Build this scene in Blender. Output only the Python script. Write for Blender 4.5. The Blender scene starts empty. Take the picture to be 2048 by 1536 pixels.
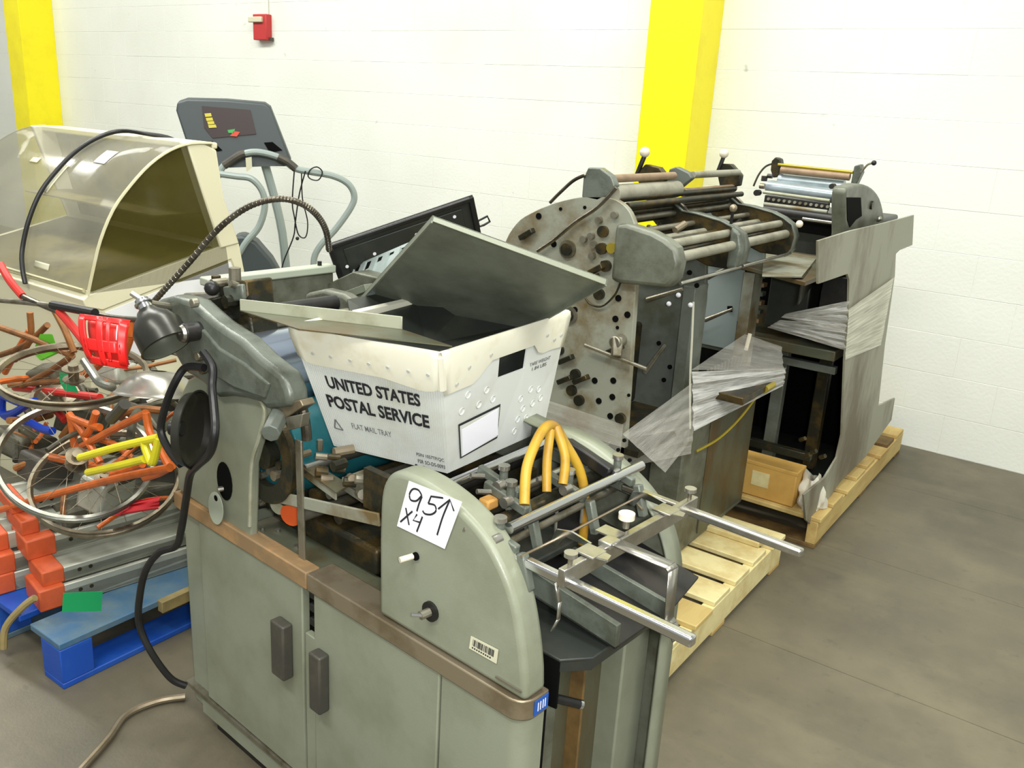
import bpy, bmesh, math, random
from mathutils import Vector, Matrix, Euler
random.seed(7)
SC = bpy.context.scene
COL = SC.collection

# ---------------------------------------------------------------- camera
cam_data = bpy.data.cameras.new('camera'); cam = bpy.data.objects.new('camera', cam_data); COL.objects.link(cam)
cam_data.sensor_width = 36.0; cam_data.lens = 1748.87 / 2048 * 36.0; cam_data.clip_start = 0.05
_F = Vector((-0.5474712, 0.7823638, -0.2969549))
_right = Vector((0.8193, 0.5733, 0)).normalized()
_up = _right.cross(_F).normalized()
_ro = math.radians(3.3875)
_R = math.cos(_ro) * _right + math.sin(_ro) * _up
_U = -math.sin(_ro) * _right + math.cos(_ro) * _up
_m = Matrix((_R, _U, -_F)).transposed().to_4x4(); _m.translation = Vector((0, 0, 1.55))
cam.matrix_world = _m
SC.camera = cam

# ---------------------------------------------------------------- world, lamps, exposure
world = bpy.data.worlds.new('hall_light'); SC.world = world; world.use_nodes = True
world.node_tree.nodes['Background'].inputs[0].default_value = (0.93, 0.96, 0.92, 1)
world.node_tree.nodes['Background'].inputs[1].default_value = 0.5
def area(name, loc, target, size, power, color=(1.0, 0.99, 0.93)):
    l = bpy.data.lights.new(name, 'AREA'); l.shape = 'RECTANGLE'; l.size = size[0]; l.size_y = size[1]
    l.energy = power; l.color = color
    o = bpy.data.objects.new(name, l); COL.objects.link(o); o.location = loc
    o.rotation_euler = (Vector(target) - Vector(loc)).to_track_quat('-Z', 'Y').to_euler()
    return o
area('ceiling_or_fill_lamp', (-1.6, 2.2, 4.6), (-1.6, 2.5, 0), (3.2, 0.5), 135)
area('ceiling_or_fill_lamp', (-5.2, 2.0, 4.6), (-5.2, 2.4, 0), (3.2, 0.5), 145)
area('ceiling_or_fill_lamp', (-1.2, -1.2, 4.6), (-1.2, -0.4, 0), (3.2, 0.5), 140)
area('ceiling_or_fill_lamp', (-8.4, 1.6, 4.6), (-8.4, 2.0, 0), (3.2, 0.5), 130)
area('ceiling_or_fill_lamp', (2.2, 0.2, 4.6), (1.6, 0.6, 0), (3.2, 0.5), 190)  # added fill lamp, unseen, to brighten the faces turned right
area('camera_flash_lamp', (0.12, -0.05, 1.62), (-1.6, 3.2, 1.2), (0.1, 0.07), 26, (1, 1, 1))
SC.view_settings.view_transform = 'Standard'; SC.view_settings.look = 'None'
SC.view_settings.exposure = 0.0; SC.view_settings.gamma = 1.0; SC.view_settings.use_curve_mapping = False

# ---------------------------------------------------------------- materials
def lin(c):
    return tuple((x / 255 / 12.92 if x / 255 <= 0.04045 else ((x / 255 + 0.055) / 1.055) ** 2.4) for x in c)
MATS = {}
def mat(name, rgb, rough=0.5, metal=0.0, rgb2=None, scale=8.0, amt=0.5, lo=0.45, hi=0.65, bump=0.0, bscale=120.0, stretch=None, spec=0.5):
    m = bpy.data.materials.new(name); m.use_nodes = True; nt = m.node_tree; b = nt.nodes['Principled BSDF']
    c1 = lin(rgb); b.inputs['Base Color'].default_value = (*c1, 1)
    b.inputs['Roughness'].default_value = rough; b.inputs['Metallic'].default_value = metal
    b.inputs['Specular IOR Level'].default_value = spec
    tc = nt.nodes.new('ShaderNodeTexCoord'); mp = nt.nodes.new('ShaderNodeMapping')
    nt.links.new(tc.outputs['Object'], mp.inputs[0])
    if stretch: mp.inputs['Scale'].default_value = stretch
    if rgb2:
        n = nt.nodes.new('ShaderNodeTexNoise'); n.inputs['Scale'].default_value = scale; n.inputs['Detail'].default_value = 6; n.inputs['Roughness'].default_value = 0.62
        r = nt.nodes.new('ShaderNodeMapRange'); r.inputs['From Min'].default_value = lo; r.inputs['From Max'].default_value = hi; r.inputs['To Max'].default_value = amt
        mx = nt.nodes.new('ShaderNodeMix'); mx.data_type = 'RGBA'
        mx.inputs['A'].default_value = (*c1, 1); mx.inputs['B'].default_value = (*lin(rgb2), 1)
        nt.links.new(mp.outputs[0], n.inputs['Vector']); nt.links.new(n.outputs[0], r.inputs['Value'])
        nt.links.new(r.outputs[0], mx.inputs['Factor']); nt.links.new(mx.outputs['Result'], b.inputs['Base Color'])
    if bump:
        n2 = nt.nodes.new('ShaderNodeTexNoise'); n2.inputs['Scale'].default_value = bscale; n2.inputs['Detail'].default_value = 3
        bp = nt.nodes.new('ShaderNodeBump'); bp.inputs['Strength'].default_value = bump; bp.inputs['Distance'].default_value = 0.01
        nt.links.new(mp.outputs[0], n2.inputs['Vector']); nt.links.new(n2.outputs[0], bp.inputs['Height']); nt.links.new(bp.outputs[0], b.inputs['Normal'])
    MATS[name] = m; return m
M = MATS
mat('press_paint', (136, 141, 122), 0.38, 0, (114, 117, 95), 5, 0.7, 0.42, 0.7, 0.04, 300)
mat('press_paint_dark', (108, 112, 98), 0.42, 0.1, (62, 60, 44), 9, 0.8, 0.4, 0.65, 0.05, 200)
mat('casting_paint', (104, 110, 100), 0.36, 0.15, (62, 66, 54), 11, 0.8, 0.45, 0.68, 0.06, 160)
mat('oily_panel', (92, 96, 78), 0.42, 0.2, (88, 66, 30), 6, 0.8, 0.42, 0.62, 0.05, 120, (1, 1, 0.35))
mat('oily_dark', (46, 46, 36), 0.4, 0.5, (88, 72, 36), 14, 0.8, 0.48, 0.62, 0.1, 200)
mat('plate_steel', (148, 150, 134), 0.5, 0.15, (106, 86, 44), 6.5, 0.9, 0.44, 0.64, 0.05, 150)
mat('plate_grey', (102, 108, 100), 0.5, 0.2, (70, 72, 52), 7, 0.75, 0.45, 0.66, 0.05, 150)
mat('sheet_steel', (122, 128, 112), 0.5, 0.1, (66, 70, 56), 8, 0.6, 0.4, 0.7, 0.04, 200)
mat('sheet_edge', (168, 170, 148), 0.45, 0.2, (130, 130, 100), 10, 0.7)
mat('weathered_plate', (158, 158, 140), 0.6, 0.1, (100, 88, 68), 4, 0.8, 0.45, 0.64, 0.05, 60, (1, 1, 0.4))
mat('chrome', (205, 206, 208), 0.2, 1.0)
mat('bright_steel', (186, 184, 176), 0.3, 0.9, (120, 114, 92), 14, 0.5)
mat('dull_steel', (148, 144, 128), 0.42, 0.75, (92, 82, 52), 16, 0.7)
mat('brass_trim', (150, 138, 116), 0.38, 0.6, (110, 96, 70), 12, 0.6)
mat('worn_tape', (136, 112, 80), 0.55, 0.0, (176, 136, 88), 10, 0.8)
mat('black_paint', (26, 26, 26), 0.4, 0.1, (56, 52, 44), 12, 0.5)
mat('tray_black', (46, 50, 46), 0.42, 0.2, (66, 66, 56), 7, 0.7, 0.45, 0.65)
mat('void_black', (8, 8, 7), 0.9, 0, None, spec=0.1)
mat('handle_grey', (70, 68, 62), 0.5, 0.2, (90, 84, 72), 20, 0.5)
mat('rubber', (20, 20, 21), 0.45, 0, (36, 36, 34), 10, 0.5)
mat('conduit', (112, 106, 94), 0.28, 0.85, (48, 40, 30), 20, 0.6)
mat('lamp_enamel', (52, 52, 46), 0.3, 0.3, (28, 28, 24), 8, 0.5)
mat('lamp_dark', (40, 38, 32), 0.35, 0.2, (84, 84, 66), 6, 0.5)
mat('lamp_inner', (112, 116, 100), 0.4, 0.3)
mat('white_plastic', (214, 218, 212), 0.42, 0, (196, 196, 176), 6, 0.6, 0.5, 0.7)
mat('cream_collar', (224, 222, 202), 0.45, 0, (196, 186, 148), 14, 0.5, 0.55, 0.75)
mat('dimple_grey', (186, 188, 182), 0.5)
mat('ink_black', (30, 31, 34), 0.7)
mat('ink_grey', (110, 112, 112), 0.7)
mat('paper', (240, 240, 246), 0.7)
mat('barcode_cream', (206, 204, 176), 0.6)
mat('tag_grey', (164, 172, 154), 0.5)
mat('blue_label', (30, 84, 170), 0.5)
mat('roller_grey', (150, 148, 130), 0.4, 0.1, (100, 96, 76), 12, 0.6)
mat('roller_tan', (150, 126, 100), 0.45, 0.1, (110, 90, 66), 12, 0.6)
mat('roller_blue', (172, 184, 190), 0.25, 0.5, (120, 136, 130), 8, 0.5)
mat('blanket_teal', (36, 108, 116), 0.35, 0.1, (18, 62, 66), 5, 0.6)
mat('cylinder_steel', (170, 182, 198), 0.18, 0.9)
mat('hose_yellow', (186, 148, 42), 0.42, 0, (140, 96, 34), 8, 0.8)
mat('cork', (188, 140, 70), 0.7)
mat('orange_plastic', (214, 88, 34), 0.4)
mat('knob_white', (220, 212, 190), 0.4)
mat('gold', (176, 158, 56), 0.4, 0.6)
mat('pine', (206, 182, 116), 0.65, 0, (168, 134, 74), 10, 0.8, 0.4, 0.65, 0.05, 60, (1, 0.2, 1))
mat('pine_pale', (226, 214, 158), 0.65, 0, (196, 172, 112), 10, 0.8, 0.4, 0.65)
mat('pine_dark', (120, 94, 50), 0.75, 0, (72, 54, 28), 9, 0.8)
mat('cardboard', (206, 164, 84), 0.75, 0, (184, 140, 66), 6, 0.6)
mat('bag_white', (206, 202, 184), 0.5)
mat('blue_wood', (62, 104, 140), 0.6, 0, (100, 122, 128), 7, 0.9, 0.4, 0.62)
mat('blue_bright', (24, 78, 176), 0.5, 0, (50, 100, 180), 8, 0.6)
mat('pallet_tan', (160, 142, 92), 0.7, 0, (110, 100, 66), 8, 0.6)
mat('aluminium', (182, 184, 170), 0.4, 0.25, (146, 150, 132), 9, 0.6, stretch=(3, 0.3, 3))
mat('safety_orange', (204, 92, 50), 0.5, 0, (170, 70, 34), 14, 0.6)
mat('bike_orange', (214, 106, 40), 0.4, 0.1, (150, 80, 34), 16, 0.6)
mat('bike_rust', (150, 98, 50), 0.6, 0.2, (104, 70, 40), 16, 0.7)
mat('bike_yellow', (226, 216, 36), 0.38, 0.05, (200, 190, 40), 10, 0.4)
mat('bike_red', (212, 52, 44), 0.35, 0.05, (180, 40, 36), 8, 0.4)
mat('bike_blue', (20, 60, 168), 0.35, 0.1)
mat('rim_metal', (140, 132, 112), 0.35, 0.75, (92, 74, 52), 12, 0.7)
mat('rim_metal_grey', (150, 152, 142), 0.32, 0.8, (100, 92, 74), 12, 0.6)
mat('red_helmet', (244, 36, 34), 0.3)
mat('red_cloth', (200, 34, 44), 0.8)
mat('green_card', (20, 160, 94), 0.7)
mat('green_card_light', (106, 204, 44), 0.7)
mat('pan_silver', (168, 166, 156), 0.3, 0.8, (120, 114, 96), 9, 0.5)
mat('scrap_grey', (96, 94, 78), 0.55, 0.3, (52, 48, 36), 13, 0.9)
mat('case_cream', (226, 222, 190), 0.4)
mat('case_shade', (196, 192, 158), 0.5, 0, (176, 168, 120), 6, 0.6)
mat('case_panel', (236, 238, 240), 0.4)
mat('case_inside', (116, 106, 52), 0.5, 0, (62, 56, 30), 5, 0.9)
mat('treadmill_grey', (62, 70, 72), 0.45)
mat('treadmill_tube', (150, 162, 158), 0.4, 0.1)
mat('console_dark', (46, 30, 28), 0.4)
mat('console_yellow', (196, 184, 60), 0.5)
mat('console_green', (60, 160, 80), 0.5)
mat('console_red', (200, 70, 44), 0.5)
mat('column_yellow', (250, 236, 10), 0.45, 0, (226, 208, 12), 3, 0.5, bump=0.1, bscale=40)
mat('alarm_red', (186, 52, 52), 0.45)
mat('wire_metal', (190, 190, 180), 0.3, 0.8)

def wall_material():
    m = bpy.data.materials.new('painted_block'); m.use_nodes = True; nt = m.node_tree; b = nt.nodes['Principled BSDF']
    b.inputs['Roughness'].default_value = 0.6; b.inputs['Specular IOR Level'].default_value = 0.3
    g = nt.nodes.new('ShaderNodeNewGeometry')
    n = nt.nodes.new('ShaderNodeTexNoise'); n.inputs['Scale'].default_value = 1.3; n.inputs['Detail'].default_value = 5
    r = nt.nodes.new('ShaderNodeMapRange'); r.inputs['From Min'].default_value = 0.4; r.inputs['From Max'].default_value = 0.75
    mx = nt.nodes.new('ShaderNodeMix'); mx.data_type = 'RGBA'
    mx.inputs['A'].default_value = (*lin((232, 235, 226)), 1); mx.inputs['B'].default_value = (*lin((222, 225, 214)), 1)
    # scuffs: sparse small marks
    s = nt.nodes.new('ShaderNodeTexNoise'); s.inputs['Scale'].default_value = 9; s.inputs['Detail'].default_value = 3
    sr = nt.nodes.new('ShaderNodeMapRange'); sr.inputs['From Min'].default_value = 0.74; sr.inputs['From Max'].default_value = 0.8; sr.inputs['To Max'].default_value = 0.45
    mx2 = nt.nodes.new('ShaderNodeMix'); mx2.data_type = 'RGBA'; mx2.inputs['B'].default_value = (*lin((120, 124, 128)), 1)
    for q in (n, s): nt.links.new(g.outputs['Position'], q.inputs['Vector'])
    nt.links.new(n.outputs[0], r.inputs['Value']); nt.links.new(r.outputs[0], mx.inputs['Factor'])
    nt.links.new(s.outputs[0], sr.inputs['Value']); nt.links.new(sr.outputs[0], mx2.inputs['Factor'])
    nt.links.new(mx.outputs['Result'], mx2.inputs['A']); nt.links.new(mx2.outputs['Result'], b.inputs['Base Color'])
    bn = nt.nodes.new('ShaderNodeTexNoise'); bn.inputs['Scale'].default_value = 60
    bp = nt.nodes.new('ShaderNodeBump'); bp.inputs['Strength'].default_value = 0.12; bp.inputs['Distance'].default_value = 0.01
    nt.links.new(g.outputs['Position'], bn.inputs['Vector']); nt.links.new(bn.outputs[0], bp.inputs['Height']); nt.links.new(bp.outputs[0], b.inputs['Normal'])
    MATS['painted_block'] = m
def floor_material():
    m = bpy.data.materials.new('concrete_floor'); m.use_nodes = True; nt = m.node_tree; b = nt.nodes['Principled BSDF']
    b.inputs['Roughness'].default_value = 0.5; b.inputs['Specular IOR Level'].default_value = 0.45
    g = nt.nodes.new('ShaderNodeNewGeometry')
    def noise(sc, det, vec=None):
        n = nt.nodes.new('ShaderNodeTexNoise'); n.inputs['Scale'].default_value = sc; n.inputs['Detail'].default_value = det; n.inputs['Roughness'].default_value = 0.65
        nt.links.new(vec or g.outputs['Position'], n.inputs['Vector']); return n
    def rng(n, a, c, t=1.0):
        r = nt.nodes.new('ShaderNodeMapRange'); r.inputs['From Min'].default_value = a; r.inputs['From Max'].default_value = c; r.inputs['To Max'].default_value = t
        nt.links.new(n.outputs[0], r.inputs['Value']); return r
    def mix(a, bcol, f):
        x = nt.nodes.new('ShaderNodeMix'); x.data_type = 'RGBA'
        if isinstance(a, tuple): x.inputs['A'].default_value = (*lin(a), 1)
        else: nt.links.new(a.outputs['Result'], x.inputs['A'])
        x.inputs['B'].default_value = (*lin(bcol), 1); nt.links.new(f.outputs[0], x.inputs['Factor']); return x
    x = mix((110, 103, 84), (86, 82, 68), rng(noise(0.9, 6), 0.38, 0.62))
    x = mix(x, (122, 114, 92), rng(noise(2.7, 8), 0.5, 0.72, 0.7))
    mp = nt.nodes.new('ShaderNodeMapping'); mp.inputs['Scale'].default_value = (0.35, 5, 1); nt.links.new(g.outputs['Position'], mp.inputs[0])
    x = mix(x, (118, 111, 88), rng(noise(1.0, 5, mp.outputs[0]), 0.55, 0.7, 0.45))
    x = mix(x, (74, 72, 62), rng(noise(16, 4), 0.6, 0.75, 0.5))
    nt.links.new(x.outputs['Result'], b.inputs['Base Color'])
    bp = nt.nodes.new('ShaderNodeBump'); bp.inputs['Strength'].default_value = 0.08; bp.inputs['Distance'].default_value = 0.01
    nt.links.new(noise(90, 3).outputs[0], bp.inputs['Height']); nt.links.new(bp.outputs[0], b.inputs['Normal'])
    MATS['concrete_floor'] = m
def film_material(name, alpha, tint, rough, streak=(1, 1, 1), scale=30, strength=0.6):
    m = bpy.data.materials.new(name); m.use_nodes = True; nt = m.node_tree; out = nt.nodes['Material Output']; b = nt.nodes['Principled BSDF']
    b.inputs['Base Color'].default_value = (*lin(tint), 1); b.inputs['Roughness'].default_value = rough; b.inputs['Specular IOR Level'].default_value = 0.8
    tr = nt.nodes.new('ShaderNodeBsdfTransparent'); mx = nt.nodes.new('ShaderNodeMixShader')
    tc = nt.nodes.new('ShaderNodeTexCoord'); mp = nt.nodes.new('ShaderNodeMapping'); mp.inputs['Scale'].default_value = streak
    n = nt.nodes.new('ShaderNodeTexNoise'); n.inputs['Scale'].default_value = scale; n.inputs['Detail'].default_value = 3
    r = nt.nodes.new('ShaderNodeMapRange'); r.inputs['From Min'].default_value = 0.3; r.inputs['From Max'].default_value = 0.75
    r.inputs['To Min'].default_value = alpha * 0.6; r.inputs['To Max'].default_value = min(1, alpha * 1.35)
    bp = nt.nodes.new('ShaderNodeBump'); bp.inputs['Strength'].default_value = strength; bp.inputs['Distance'].default_value = 0.004
    nt.links.new(tc.outputs['UV'], mp.inputs[0]); nt.links.new(mp.outputs[0], n.inputs['Vector'])
    nt.links.new(n.outputs[0], r.inputs['Value']); nt.links.new(n.outputs[0], bp.inputs['Height']); nt.links.new(bp.outputs[0], b.inputs['Normal'])
    nt.links.new(r.outputs[0], mx.inputs[0]); nt.links.new(tr.outputs[0], mx.inputs[1]); nt.links.new(b.outputs[0], mx.inputs[2]); nt.links.new(mx.outputs[0], out.inputs['Surface'])
    MATS[name] = m
wall_material(); floor_material()
film_material('stretch_film', 0.3, (232, 230, 218), 0.25, (1.5, 34, 1), 3)
film_material('stretch_film_bright', 0.55, (246, 246, 240), 0.16, (2, 9, 1), 3, 1.0)
film_material('stretch_film_pale', 0.68, (236, 234, 212), 0.35, (1, 12, 1), 2)
film_material('clear_acrylic', 0.19, (214, 212, 190), 0.12, (1, 1, 1), 2, 0.1)
film_material('tinted_acrylic', 0.5, (86, 80, 36), 0.08, (1, 1, 1), 2, 0.05)
film_material('red_mesh_plastic', 0.9, (244, 40, 40), 0.25, (1, 1, 1), 5, 0.1)

# ---------------------------------------------------------------- frames and geometry helpers
class Frame:
    def __init__(s, x, y, yaw): s.m = Matrix.Translation((x, y, 0)) @ Matrix.Rotation(math.radians(yaw), 4, 'Z')
FRAMES = {'W': Frame(0, 0, 0), 'M1': Frame(-1.726, 1.104, -5.404), 'B': Frame(-2.12, 1.0, -10), 'T': Frame(-4.8, 3.6, 47)}
WORLDM = {}
class G:
    def __init__(s, fr='W'): s.fm = FRAMES[fr].m; s.v = []; s.f = []; s.uv = {}
    def _add(s, vs, fs):
        n = len(s.v); s.v += [s.fm @ Vector(p) for p in vs]; s.f += [tuple(i + n for i in f) for f in fs]; return s
    def box(s, a, b, R=None, c=None):
        (x0, y0, z0), (x1, y1, z1) = a, b
        vs = [Vector(p) for p in ((x0, y0, z0), (x1, y0, z0), (x1, y1, z0), (x0, y1, z0), (x0, y0, z1), (x1, y0, z1), (x1, y1, z1), (x0, y1, z1))]
        if R is not None:
            c = Vector(c) if c else sum(vs, Vector()) / 8
            vs = [c + R @ (p - c) for p in vs]
        return s._add(vs, [(0, 3, 2, 1), (4, 5, 6, 7), (0, 1, 5, 4), (1, 2, 6, 5), (2, 3, 7, 6), (3, 0, 4, 7)])
    def beam(s, p0, p1, w, h, up=(0, 0, 1)):      # rectangular bar between two points
        p0, p1 = Vector(p0), Vector(p1); d = (p1 - p0).normalized(); side = d.cross(Vector(up)).normalized() * w / 2; u2 = side.cross(d).normalized() * h / 2
        vs = [p + a * side + b * u2 for p in (p0, p1) for a, b in ((-1, -1), (1, -1), (1, 1), (-1, 1))]
        return s._add(vs, [(0, 1, 2, 3), (7, 6, 5, 4), (0, 4, 5, 1), (1, 5, 6, 2), (2, 6, 7, 3), (3, 7, 4, 0)])
    def prism(s, pts, vec):                       # polygon pushed along vec
        pts = [Vector(p) for p in pts]; vec = Vector(vec); n = len(pts)
        return s._add(pts + [p + vec for p in pts], [tuple(range(n)), tuple(range(2 * n - 1, n - 1, -1))] + [(i, i + n, (i + 1) % n + n, (i + 1) % n) for i in range(n)])
    def cyl(s, p0, p1, r, r2=None, n=16, caps=True):
        p0, p1 = Vector(p0), Vector(p1); r2 = r if r2 is None else r2; d = (p1 - p0).normalized()
        a = d.orthogonal().normalized(); b = d.cross(a)
        vs = []
        for p, q in ((p0, r), (p1, r2)):
            vs += [p + q * (math.cos(t) * a + math.sin(t) * b) for t in (2 * math.pi * i / n for i in range(n))]
        fs = [(i, (i + 1) % n, (i + 1) % n + n, i + n) for i in range(n)]
        if caps: fs += [tuple(range(n - 1, -1, -1)), tuple(range(n, 2 * n))]
        return s._add(vs, fs)
    def lathe(s, c, axis, prof, n=28):            # prof: (distance along axis, radius)
        c = Vector(c); d = Vector(axis).normalized(); a = d.orthogonal().normalized(); b = d.cross(a); vs = []; fs = []
        for h, r in prof: vs += [c + h * d + r * (math.cos(t) * a + math.sin(t) * b) for t in (2 * math.pi * i / n for i in range(n))]
        for k in range(len(prof) - 1): fs += [(k * n + i, k * n + (i + 1) % n, (k + 1) * n + (i + 1) % n, (k + 1) * n + i) for i in range(n)]
        return s._add(vs, fs)
    def tube(s, pts, r, n=10, closed=False, smooth=True, flat=None):
        pts = [Vector(p) for p in pts]
        if smooth and len(pts) > 2: pts = catmull(pts, closed)
        N = len(pts); vs = []; fs = []; a = None
        for i, p in enumerate(pts):
            if closed: t = pts[(i + 1) % N] - pts[i - 1]
            else: t = pts[min(i + 1, N - 1)] - pts[max(i - 1, 0)]
            t = t.normalized() if t.length > 1e-9 else Vector((0, 0, 1))
            if flat is not None: a = Vector(flat); a = (a - a.dot(t) * t).normalized()
            else:
                a = t.orthogonal().normalized() if a is None else (a - a.dot(t) * t).normalized()
            b = t.cross(a); rr = r[min(i, len(r) - 1)] if isinstance(r, list) else r
            ra, rb = rr if isinstance(rr, tuple) else (rr, rr)
            vs += [p + ra * math.cos(q) * a + rb * math.sin(q) * b for q in (2 * math.pi * (k + 0.5) / n for k in range(n))]
        for i in range(N if closed else N - 1):
            j = (i + 1) % N; fs += [(i * n + k, i * n + (k + 1) % n, j * n + (k + 1) % n, j * n + k) for k in range(n)]
        if not closed: fs += [tuple(range(n - 1, -1, -1)), tuple(range((N - 1) * n, N * n))]
        return s._add(vs, fs)
    def ball(s, c, r, n=12):
        c = Vector(c); vs = [c + Vector((0, 0, -r))]; fs = []; K = n // 2
        for k in range(1, K):
            t = -math.pi / 2 + math.pi * k / K
            vs += [c + r * Vector((math.cos(t) * math.cos(q), math.cos(t) * math.sin(q), math.sin(t))) for q in (2 * math.pi * i / n for i in range(n))]
        vs.append(c + Vector((0, 0, r))); L = len(vs) - 1
        for i in range(n):
            j = (i + 1) % n; fs.append((0, 1 + j, 1 + i)); fs.append((L, L - n + i, L - n + j))
            for k in range(K - 2): fs.append((1 + k * n + i, 1 + k * n + j, 1 + (k + 1) * n + j, 1 + (k + 1) * n + i))
        return s._add(vs, fs)
    def grid(s, fn, nu, nv):                      # fn(a,b) with a,b in 0..1
        n0 = len(s.f)
        s._add([fn(i / nu, j / nv) for j in range(nv + 1) for i in range(nu + 1)], [])
        base = len(s.v) - (nu + 1) * (nv + 1)
        for j in range(nv):
            for i in range(nu):
                k = base + j * (nu + 1) + i; s.f.append((k, k + 1, k + nu + 2, k + nu + 1))
        for j in range(nv + 1):
            for i in range(nu + 1): s.uv[base + j * (nu + 1) + i] = (i / nu, j / nv)
        return s
    def obj(s, name, m, parent=None, bevel=0.0, seg=2, smooth=35, solid=0.0, label=None, cat=None, group=None, kind=None, recalc=True, recess=0.0):
        if parent is not None: wm = WORLDM[parent.name]
        else:
            z = min(p.z for p in s.v); n = len(s.v)
            cx = (min(p.x for p in s.v) + max(p.x for p in s.v)) / 2; cy = (min(p.y for p in s.v) + max(p.y for p in s.v)) / 2
            wm = Matrix.Translation((cx, cy, z))
        inv = wm.inverted(); me = bpy.data.meshes.new(name)
        me.from_pydata([tuple(inv @ p) for p in s.v], [], s.f)
        if s.uv:
            ul = me.uv_layers.new(name='UVMap')
            for lp in me.loops: ul.data[lp.index].uv = s.uv.get(lp.vertex_index, (0, 0))
        if recalc:
            bm = bmesh.new(); bm.from_mesh(me); bmesh.ops.recalc_face_normals(bm, faces=bm.faces); bm.to_mesh(me); bm.free()
        if smooth:
            me.polygons.foreach_set('use_smooth', [True] * len(me.polygons)); me.set_sharp_from_angle(angle=math.radians(smooth))
        me.materials.append(MATS[m])
        o = bpy.data.objects.new(name, me); COL.objects.link(o)
        if parent is not None: o.parent = parent
        else: o.matrix_world = wm
        WORLDM[o.name] = wm
        if solid:
            md = o.modifiers.new('thickness', 'SOLIDIFY'); md.thickness = solid; md.offset = 0
        if bevel:
            md = o.modifiers.new('edge', 'BEVEL'); md.width = bevel; md.segments = seg; md.limit_method = 'ANGLE'; md.angle_limit = math.radians(40)
        tagp(o, label, cat, group, kind); return o
def tagp(o, label=None, cat=None, group=None, kind=None):
    if label: o['label'] = label
    if cat: o['category'] = cat
    if group: o['group'] = group
    if kind: o['kind'] = kind
def thing(name, label, cat, fr, loc, group=None, kind=None):
    o = bpy.data.objects.new(name, None); COL.objects.link(o); o.empty_display_size = 0.1
    wm = FRAMES[fr].m @ Matrix.Translation(loc); o.matrix_world = wm; WORLDM[o.name] = wm
    tagp(o, label, cat, group, kind); return o
def catmull(pts, closed=False, k=6):
    out = []; N = len(pts)
    for i in range(N if closed else N - 1):
        if closed: p0, p1, p2, p3 = pts[i - 1], pts[i], pts[(i + 1) % N], pts[(i + 2) % N]
        else: p0, p1, p2, p3 = pts[max(i - 1, 0)], pts[i], pts[i + 1], pts[min(i + 2, N - 1)]
        for j in range(k):
            t = j / k
            out.append(0.5 * ((2 * p1) + (p2 - p0) * t + (2 * p0 - 5 * p1 + 4 * p2 - p3) * t * t + (3 * p1 - p0 - 3 * p2 + p3) * t ** 3))
    if not closed: out.append(pts[-1])
    return out
def bil(q, a, b):                                 # q = p00, p10, p11, p01
    q = [Vector(p) for p in q]
    return q[0] * (1 - a) * (1 - b) + q[1] * a * (1 - b) + q[2] * a * b + q[3] * (1 - a) * b
def lettering(text, quad, a0, a1, b0, b1, off, m, parent, fr, name='lettering', bold=0.0):
    cu = bpy.data.curves.new('t', 'FONT'); cu.body = text; cu.size = 1.0; cu.offset = bold; cu.resolution_u = 3
    to = bpy.data.objects.new('t', cu); COL.objects.link(to); bpy.context.view_layer.update()
    me = bpy.data.meshes.new_from_object(to.evaluated_get(bpy.context.evaluated_depsgraph_get()))
    xs = [v.co.x for v in me.vertices]; ys = [v.co.y for v in me.vertices]; x0, x1, y0, y1 = min(xs), max(xs), min(ys), max(ys)
    g = G(fr); q = [Vector(p) for p in quad]; nrm = (q[1] - q[0]).cross(q[3] - q[0]).normalized() * off
    g._add([bil(quad, a0 + (a1 - a0) * (v.co.x - x0) / (x1 - x0), b0 + (b1 - b0) * (v.co.y - y0) / (y1 - y0)) + nrm for v in me.vertices], [tuple(p.vertices) for p in me.polygons])
    bpy.data.objects.remove(to); bpy.data.meshes.remove(me)
    return g.obj(name, m, parent, smooth=0, recalc=False)
def stroke(g, quad, pts, w, off, sm=True):         # pen stroke lying on a quad, pts in quad coordinates
    q = [Vector(p) for p in quad]; nrm = (q[1] - q[0]).cross(q[3] - q[0]).normalized()
    g.tube([bil(quad, a, b) + nrm * off for a, b in pts], (w, 0.0004), 6, smooth=sm, flat=nrm.cross(q[1] - q[0]))

# ================================================================ SETTING
# floor: slabs poured between joints that run along the wall
fl = G().box((-16, -6, -0.2), (6, 4.9, -0.012)).obj('floor', 'concrete_floor', kind='structure', smooth=0)
ys = [-6, -2.45, 0.0, 1.62, 2.456, 3.27, 4.11, 4.72]
for k in range(len(ys) - 1):
    G().box((-16, ys[k] + 0.001, -0.03), (6, ys[k + 1] - 0.001, 0)).obj('slab', 'concrete_floor', fl, smooth=0)
wl = G().box((-16, 4.7215, -0.02), (6, 4.92, 4.8)).obj('wall_back', 'painted_block', kind='structure', smooth=0)
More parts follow.
